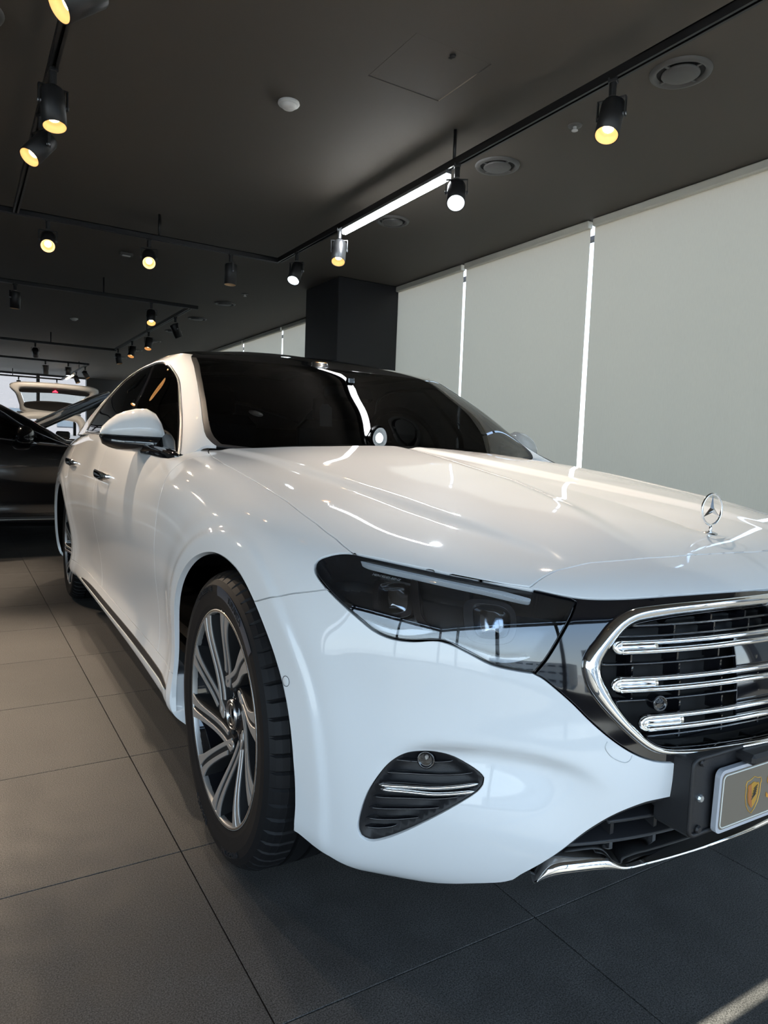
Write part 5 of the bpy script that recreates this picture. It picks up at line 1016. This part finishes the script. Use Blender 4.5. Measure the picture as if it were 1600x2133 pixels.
# ---------------------------------------------------------------- wheels
WZ = .345; RT = .3455; XO = .912                                   # hub height, tyre radius, outer face
def wheel_depth(r): return .003-.030*(1-sstep(.04, .225, r))       # dished face: 0 at the rim, deeper at the hub
def make_wheel(s_, cy):
    w = empty('wheel', (0, 0, 0), 0, car); w.location = (0, cy, WZ); W = lambda V: np.asarray(V)*[s_, 1, 1]
    # tyre: revolved section, shoulder blocks notched
    pr = [(.238, -.004), (.244, -.003), (.252, -.001), (.262, .0), (.285, .003), (.305, .002), (.320, -.004), (.331, -.013), (.3385, -.024), (.3425, -.036), (.3435, -.037), (.3445, -.068), (.3440, -.069), (.337, -.070), (.337, -.078), (.3450, -.079), (.3455, -.108), (.338, -.109), (.338, -.119), (.3455, -.120), (.345, -.150), (.337, -.151), (.337, -.159), (.344, -.160), (.342, -.196), (.336, -.208), (.32, -.224), (.29, -.232), (.262, -.23), (.238, -.225)]
    nb = 60; n = nb*8; prr = np.array(pr); prr[:, 0] = .238+(prr[:, 0]-.238)*(.3235-.238)/(.3455-.238); t = np.arange(n)/n*2*np.pi; R = np.repeat(prr[None, :, 0], n, 0); notch = (np.arange(n) % 8 == 0)
    sh = (prr[:, 1] < -.012) & (prr[:, 1] > -.069) | (prr[:, 1] < -.159) & (prr[:, 1] > -.209)
    R[np.ix_(notch, sh)] -= .005
    y = -R*np.sin(t)[:, None]; z = R*np.cos(t)[:, None]; z = np.where(z < -.3228, -.3228, z); x = np.repeat(prr[None, :, 1], n, 0)+XO
    k = len(pr); V = np.stack([x, y, z], -1).reshape(-1, 3); F = [(i*k+j, ((i+1) % n)*k+j, ((i+1) % n)*k+j+1, i*k+j+1) for i in range(n) for j in range(k-1)]
    ty = mk('tyre', W(V), F, M['rubber'], w, smooth=False)
    if cy < 1:
        X = np.array([s_, 0, 0.])
        for txt, a, sz, mt in (('TURANZA', 22, .019, M['letter']), ('BRIDGESTONE', -22, .017, M['letter']), ('BRIDGESTONE', 158, .017, M['letter']), ('TURANZA', -158, .019, M['letter'])):
            A = math.radians(a); up = np.array([0, s_*math.sin(A)*(1 if s_ < 0 else 1), math.cos(A)]); up = np.array([0, -math.sin(A), math.cos(A)]) if s_ < 0 else np.array([0, math.sin(A), math.cos(A)])
            ex = np.cross(up, X); text_mesh('tyre_lettering', txt, mt, sz, (X*(XO+.0040)+up*.282, ex, up, X), w, .0009, .282)
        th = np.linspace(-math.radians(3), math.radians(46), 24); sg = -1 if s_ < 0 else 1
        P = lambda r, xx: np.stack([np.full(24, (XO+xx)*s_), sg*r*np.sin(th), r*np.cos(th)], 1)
        mk('tyre_sheen', np.concatenate([P(.270, .0030), P(.281, .0037), P(.2925, .0030)]), [(i+24*q, i+1+24*q, i+25+24*q, i+24+24*q) for i in range(23) for q in (0, 1)], M['band'], w)  # bluish sheen on the sidewall, put into the colour of this strip
    # rim barrel, lip, back
    mk('rim_barrel', *[W(revolve([(.238, -.002), (.2375, .003), (.232, .004), (.2295, -.006), (.222, -.03), (.214, -.09), (.205, -.20), (.236, -.215)], 72, 'x')[0]+[XO-.007, 0, 0]), revolve([(0, 0)]*8, 72, 'x')[1]], M['piano'], w)
    mk('brake_disc', *[W(revolve([(.0001, -.085), (.07, -.085), (.075, -.105), (.165, -.105), (.165, -.125), (.07, -.125)], 48, 'x')[0]+[XO-.007, 0, 0]), revolve([(0, 0)]*6, 48, 'x')[1]], M['disc'], w)
    mk('brake_caliper', *[W(revolve([(.125, -.06), (.185, -.06), (.190, -.075), (.190, -.14), (.12, -.14), (.125, -.06)], 12, 'x', math.radians(-30), math.radians(45))[0]+[XO-.007, 0, 0]), revolve([(0, 0)]*6, 12, 'x', 0, 1)[1]], M['plastic'], w)
    def to3(a, b, lift): r = np.hypot(a, b); return np.stack([XO-.007+wheel_depth(r)+lift, -a, b], -1)     # a forward, b up
    def ribbon(name, C, wd, mt, h, th, cap=True):
        """flat bar along 2-D centre line C with half widths wd, top at lift h, thickness th"""
        T = nrm(np.gradient(C, axis=0)); Nn = np.stack([-T[:, 1], T[:, 0]], 1); L = C+Nn*wd[:, None]; Rr = C-Nn*wd[:, None]; e = .0009; n = len(C)
        L2 = C+Nn*(wd+e)[:, None]; R2 = C-Nn*(wd+e)[:, None]
        V = np.concatenate([to3(*L.T, h), to3(*Rr.T, h), to3(*R2.T, h-e*1.2), to3(*R2.T, h-th), to3(*L2.T, h-th), to3(*L2.T, h-e*1.2)]); F = []
        for a, b in ((0, 1), (1, 2), (2, 3), (4, 5), (5, 0)): F += [(a*n+i, b*n+i, b*n+i+1, a*n+i+1) for i in range(n-1)]
        F += [(0, n, 2*n, 3*n, 4*n, 5*n)[::-1], tuple(q*n+n-1 for q in range(6))]
        F = [f[::-1] for f in F]
        return mk(name, W(V), F if s_ > 0 else F, mt, w, smooth=False)
    def bez(p0, p1, p2, n=22): q = np.linspace(0, 1, n)[:, None]; return (1-q)**2*p0+2*q*(1-q)*p1+q*q*p2
    pol = lambda r, a: np.array([r*math.cos(math.radians(a)), r*math.sin(math.radians(a))])
    for kk in range(5):
        c = 67.5+72*kk; ap = pol(.072, c+58)
        for sd, da in ((1, 19), (-1, -19)):
            end = pol(.232, c+da); mid = (ap+end)/2+pol(.012, c+da+90*(-1)); C = bez(ap, mid, end); q = np.linspace(0, 1, len(C))
            wd = .0165+.009*q**3; ribbon('spoke', C, wd, M['cavity'], -.003, .045)
            T = nrm(np.gradient(C, axis=0)); Nn = np.stack([-T[:, 1], T[:, 0]], 1); inner = -sd          # side towards the V window
            sw = .0042+.0085*q**5
            ribbon('spoke_face', C+Nn*(inner*(.0108+.006*q**5))[:, None], sw, M['alloy'], .0, .003)
            m_ = q > .12; ribbon('spoke_face', (C-Nn*(inner*(.0108+.006*q**5))[:, None])[m_], sw[m_], M['alloy'], .0, .003)
        # V apex joining the two inner strips
        A = [pol(.232, c+19), pol(.232, c-19)]
        a1 = ap+nrm(A[0]-ap)*.006+np.array([-(A[0]-ap)[1], (A[0]-ap)[0]])/np.linalg.norm(A[0]-ap)*-.0105; a2 = ap+nrm(A[1]-ap)*.006+np.array([-(A[1]-ap)[1], (A[1]-ap)[0]])/np.linalg.norm(A[1]-ap)*.0105
        ribbon('spoke_face', bez(a1, ap-nrm(A[0]+A[1]-2*ap)*.022, a2, 12), np.full(12, .0042), M['alloy'], .0, .003)
    mk('rim_edge', *[W(revolve([(.2375, -.003), (.2365, .0035), (.2300, .0035), (.2285, .0005), (.2285, -.012)], 90, 'x')[0]+[XO-.007, 0, 0]), revolve([(0, 0)]*5, 90, 'x')[1]], M['alloy'], w)
    mk('hub', *[W(revolve([(.088, -.062), (.080, -.040), (.066, -.034), (.040, -.033), (.036, -.028)], 40, 'x')[0]+[XO-.007, 0, 0]), revolve([(0, 0)]*5, 40, 'x')[1]], M['piano'], w)
    for k2 in range(5):
        a = math.radians(30+72*k2); mk('wheel_bolt', *[W(revolve([(.0001, -.030), (.0075, -.030), (.0085, -.036), (.0125, -.0345), (.0125, -.032)], 12, 'x')[0]+[XO-.007, -.056*math.cos(a), .056*math.sin(a)]), revolve([(0, 0)]*5, 12, 'x')[1]], M['cavity'], w)
    mk('hub_cap', *[W(revolve([(.0345, -.034), (.034, -.024), (.029, -.022), (.028, -.0235), (.0001, -.0225)], 36, 'x')[0]+[XO-.007, 0, 0]), revolve([(0, 0)]*5, 36, 'x')[1]], M['emblemblack'], w)
    mk('cap_ring', *[W(revolve([(.0335, -.024), (.0325, -.0205), (.0305, -.0205), (.0295, -.024)], 36, 'x')[0]+[XO-.007, 0, 0]), revolve([(0, 0)]*4, 36, 'x')[1]], M['satin'], w)
    mk('cap_ring', *[W(revolve([(.0255, -.024), (.0245, -.0208), (.0228, -.0208), (.0218, -.024)], 36, 'x')[0]+[XO-.007, 0, 0]), revolve([(0, 0)]*4, 36, 'x')[1]], M['satin'], w)
    V, F = tri_star(.0232, .003, .0050); V = V[:, [1, 0, 2]]+[XO-.007-.0215, 0, 0]; mk('cap_star', W(V), F, M['chrome'], w, smooth=False)
    return w
for cy in (0, 2.961):
    for s_ in (-1, 1): make_wheel(s_, cy)
# ---------------------------------------------------------------- the other cars
def children(o): return [c for c in o.children]
def copy_tree(o, parent=None, swap=None, skip=()):
    c = o.copy(); COL.objects.link(c); c.parent = parent
    if c.type == 'MESH' and swap and c.material_slots and c.material_slots[0].material in swap:
        m = swap[c.material_slots[0].material]; c.material_slots[0].link = 'OBJECT'; c.material_slots[0].material = m
    for ch in list(o.children):
        if ch.name.split('.')[0] not in skip: copy_tree(ch, c, swap, skip)
    return c
black = copy_tree(car, None, {M['paint']: M['blackpaint']}, ('number_plate', 'cabin', 'hood_ornament'))
black.name = 'black_sedan'; black.location = (.17, 6.10, -.022); black.rotation_euler = (0, 0, math.pi/2+.035)
tag(black, 'glossy black sedan parked crosswise behind the white car', 'car')
grey = copy_tree(car, None, {M['paint']: M['greypaint']}, ('number_plate', 'cabin', 'hood_ornament', 'door_mirror', 'headlight', 'grille', 'bumper_vent', 'lower_intake'))
grey.name = 'grey_sedan'; grey.location = (-.10, 8.75, -.022); grey.rotation_euler = (0, 0, math.pi/2-.22)
tag(grey, 'dark grey car with raised bonnet, mostly hidden behind the black sedan', 'car')
for c in grey.children:
    if c.name.startswith('hood'):                                  # bonnet swung up about its rear hinge
        a = math.radians(36); c.location = (0, .775-.775*math.cos(a)+.965*-math.sin(a)*-1*0+.965*math.sin(a)*-1*-1*0, 0)
        R4 = Matrix.Translation((0, .78, .965)) @ Matrix.Rotation(-a, 4, 'X') @ Matrix.Translation((0, -.78, -.965)); c.matrix_local = R4
# white SUV with its tailgate up, seen from behind
suv = empty('white_suv', (.10, 13.0, 0)); tag(suv, 'white hatchback with its tailgate wide open before the back window', 'car')
def ring_frame(outer, inner, x0, z0, th):
    """flat frame between two outlines in the xz plane with thickness th along y"""
    o = np.array(outer); i = np.array(inner); n = len(o); V = np.concatenate([np.stack([o[:, 0], 0*o[:, 0], o[:, 1]], 1), np.stack([i[:, 0], 0*i[:, 0], i[:, 1]], 1)]); V2 = V+[0, th, 0]; V = np.concatenate([V, V2]); F = []
    for k in range(n):
        l = (k+1) % n; F += [(k, l, n+l, n+k), (2*n+l, 2*n+k, 3*n+k, 3*n+l), (l, k, 2*n+k, 2*n+l), (n+k, n+l, 3*n+l, 3*n+k)]
    return V, F
out = smooth_poly([(-.66, .28), (-.70, .55), (-.66, .95), (-.60, 1.30), (-.50, 1.42), (0, 1.46), (.50, 1.42), (.60, 1.30), (.66, .95), (.70, .55), (.66, .28), (0, .26)], 3); inn = smooth_poly([(-.50, .52), (-.53, .66), (-.52, .95), (-.50, 1.20), (-.44, 1.31), (0, 1.34), (.44, 1.31), (.50, 1.20), (.52, .95), (.53, .66), (.50, .52), (0, .50)], 3)
mk('rear_frame', *ring_frame(out, inn, 0, 0, .25), M['suvpaint'], suv)
mk('body', *join(box((-.72, 2.0, .70), (.05, 3.6, .8), .02), box((.72, 2.0, .70), (.05, 3.6, .8), .02), box((0, 2.0, .33), (1.4, 3.6, .1))), M['suvpaint'], suv, smooth=False); mk('roof', *box((0, 1.6, 1.44), (1.12, 2.7, .05), .02), M['suvpaint'], suv, smooth=False)
for sx in (-1, 1):
    mk('side_pillar', *box((sx*.61, 1.55, 1.24), (.05, .08, .36)), M['plastic'], suv, smooth=False); mk('tail_lamp', *box((sx*.62, -.01, .92), (.12, .06, .20), .02), M['red2'] if 'red2' in M else M['piano'], suv, smooth=False)
    mk('headrest', *box((sx*.32, 1.0, 1.06), (.26, .1, .16), .03), M['leather'], suv, smooth=False); mk('rear_seat', *box((sx*.32, 1.0, .78), (.56, .12, .42), .03), M['leather'], suv, smooth=False)
mk('load_floor', *box((0, .55, .58), (1.0, .9, .03)), M['leather'], suv, smooth=False); mk('bumper', *box((0, -.08, .42), (1.38, .2, .26), .06), M['suvpaint'], suv, smooth=False)
for sx in (-1, 1): mk('suv_tyre', *[revolve([(.20, -.1), (.31, -.1), (.33, -.07), (.33, .07), (.31, .1), (.20, .1), (.0001, .09)], 40, 'x')[0]+[sx*.62, .55, .33], revolve([(0, 0)]*7, 40, 'x')[1]], M['rubber'], suv); 
for sx in (-1, 1): mk('suv_tyre', *[revolve([(.20, -.1), (.31, -.1), (.33, -.07), (.33, .07), (.31, .1), (.20, .1), (.0001, .09)], 40, 'x')[0]+[sx*.62, 3.2, .33], revolve([(0, 0)]*7, 40, 'x')[1]], M['rubber'], suv)
tgt = empty('tailgate', (0, .06, 1.43), 0, suv); tgt.rotation_euler = (math.radians(-118), 0, 0)      # hinged at the roof, swung up
to = smooth_poly([(-.50, -.985), (-.64, -.95), (-.72, -.86), (-.62, -.66), (-.54, -.30), (-.47, -.03), (0, .02), (.47, -.03), (.54, -.30), (.62, -.66), (.72, -.86), (.64, -.95), (.50, -.985), (0, -1.01)], 4); ti = smooth_poly([(-.47, -.84), (-.56, -.80), (-.535, -.66), (-.49, -.46), (-.44, -.25), (-.38, -.17), (0, -.14), (.38, -.17), (.44, -.25), (.49, -.46), (.535, -.66), (.56, -.80), (.47, -.84), (0, -.87)], 4)
mk('gate_frame', *ring_frame(to, ti, 0, 0, -.05), M['suvpaint'], tgt); mk('gate_glass', *prism(ti*[.995, 1], -.03, -.026, ((0, 0, 0), (1, 0, 0), (0, 0, 1), (0, 1, 0))), M['pane'], tgt, smooth=False)
si = smooth_poly([(-.53, -.72), (-.57, -.80), (-.48, -.855), (0, -.885), (.48, -.855), (.57, -.80), (.53, -.72), (0, -.76)], 4)
sj = smooth_poly([(-.46, -.34), (-.41, -.20), (0, -.125), (.41, -.20), (.46, -.34), (.25, -.42), (0, -.44), (-.25, -.42)], 4); mk('gate_lining_and_shade', *prism(sj, -.02, .004, ((0, 0, 0), (1, 0, 0), (0, 0, 1), (0, 1, 0))), M['plastic'], tgt, smooth=False); mk('gate_lining_and_shade', *prism(si, -.02, .004, ((0, 0, 0), (1, 0, 0), (0, 0, 1), (0, 1, 0))), M['plastic'], tgt, smooth=False)  # hinge-side piece stands for shading on the trim, as plain dark colour
mk('warning_light', *prism([(-.045, -.80), (.045, -.80), (0, -.868)], .004, .014, ((0, 0, 0), (1, 0, 0), (0, 0, 1), (0, 1, 0))), M['red'], tgt, smooth=False)
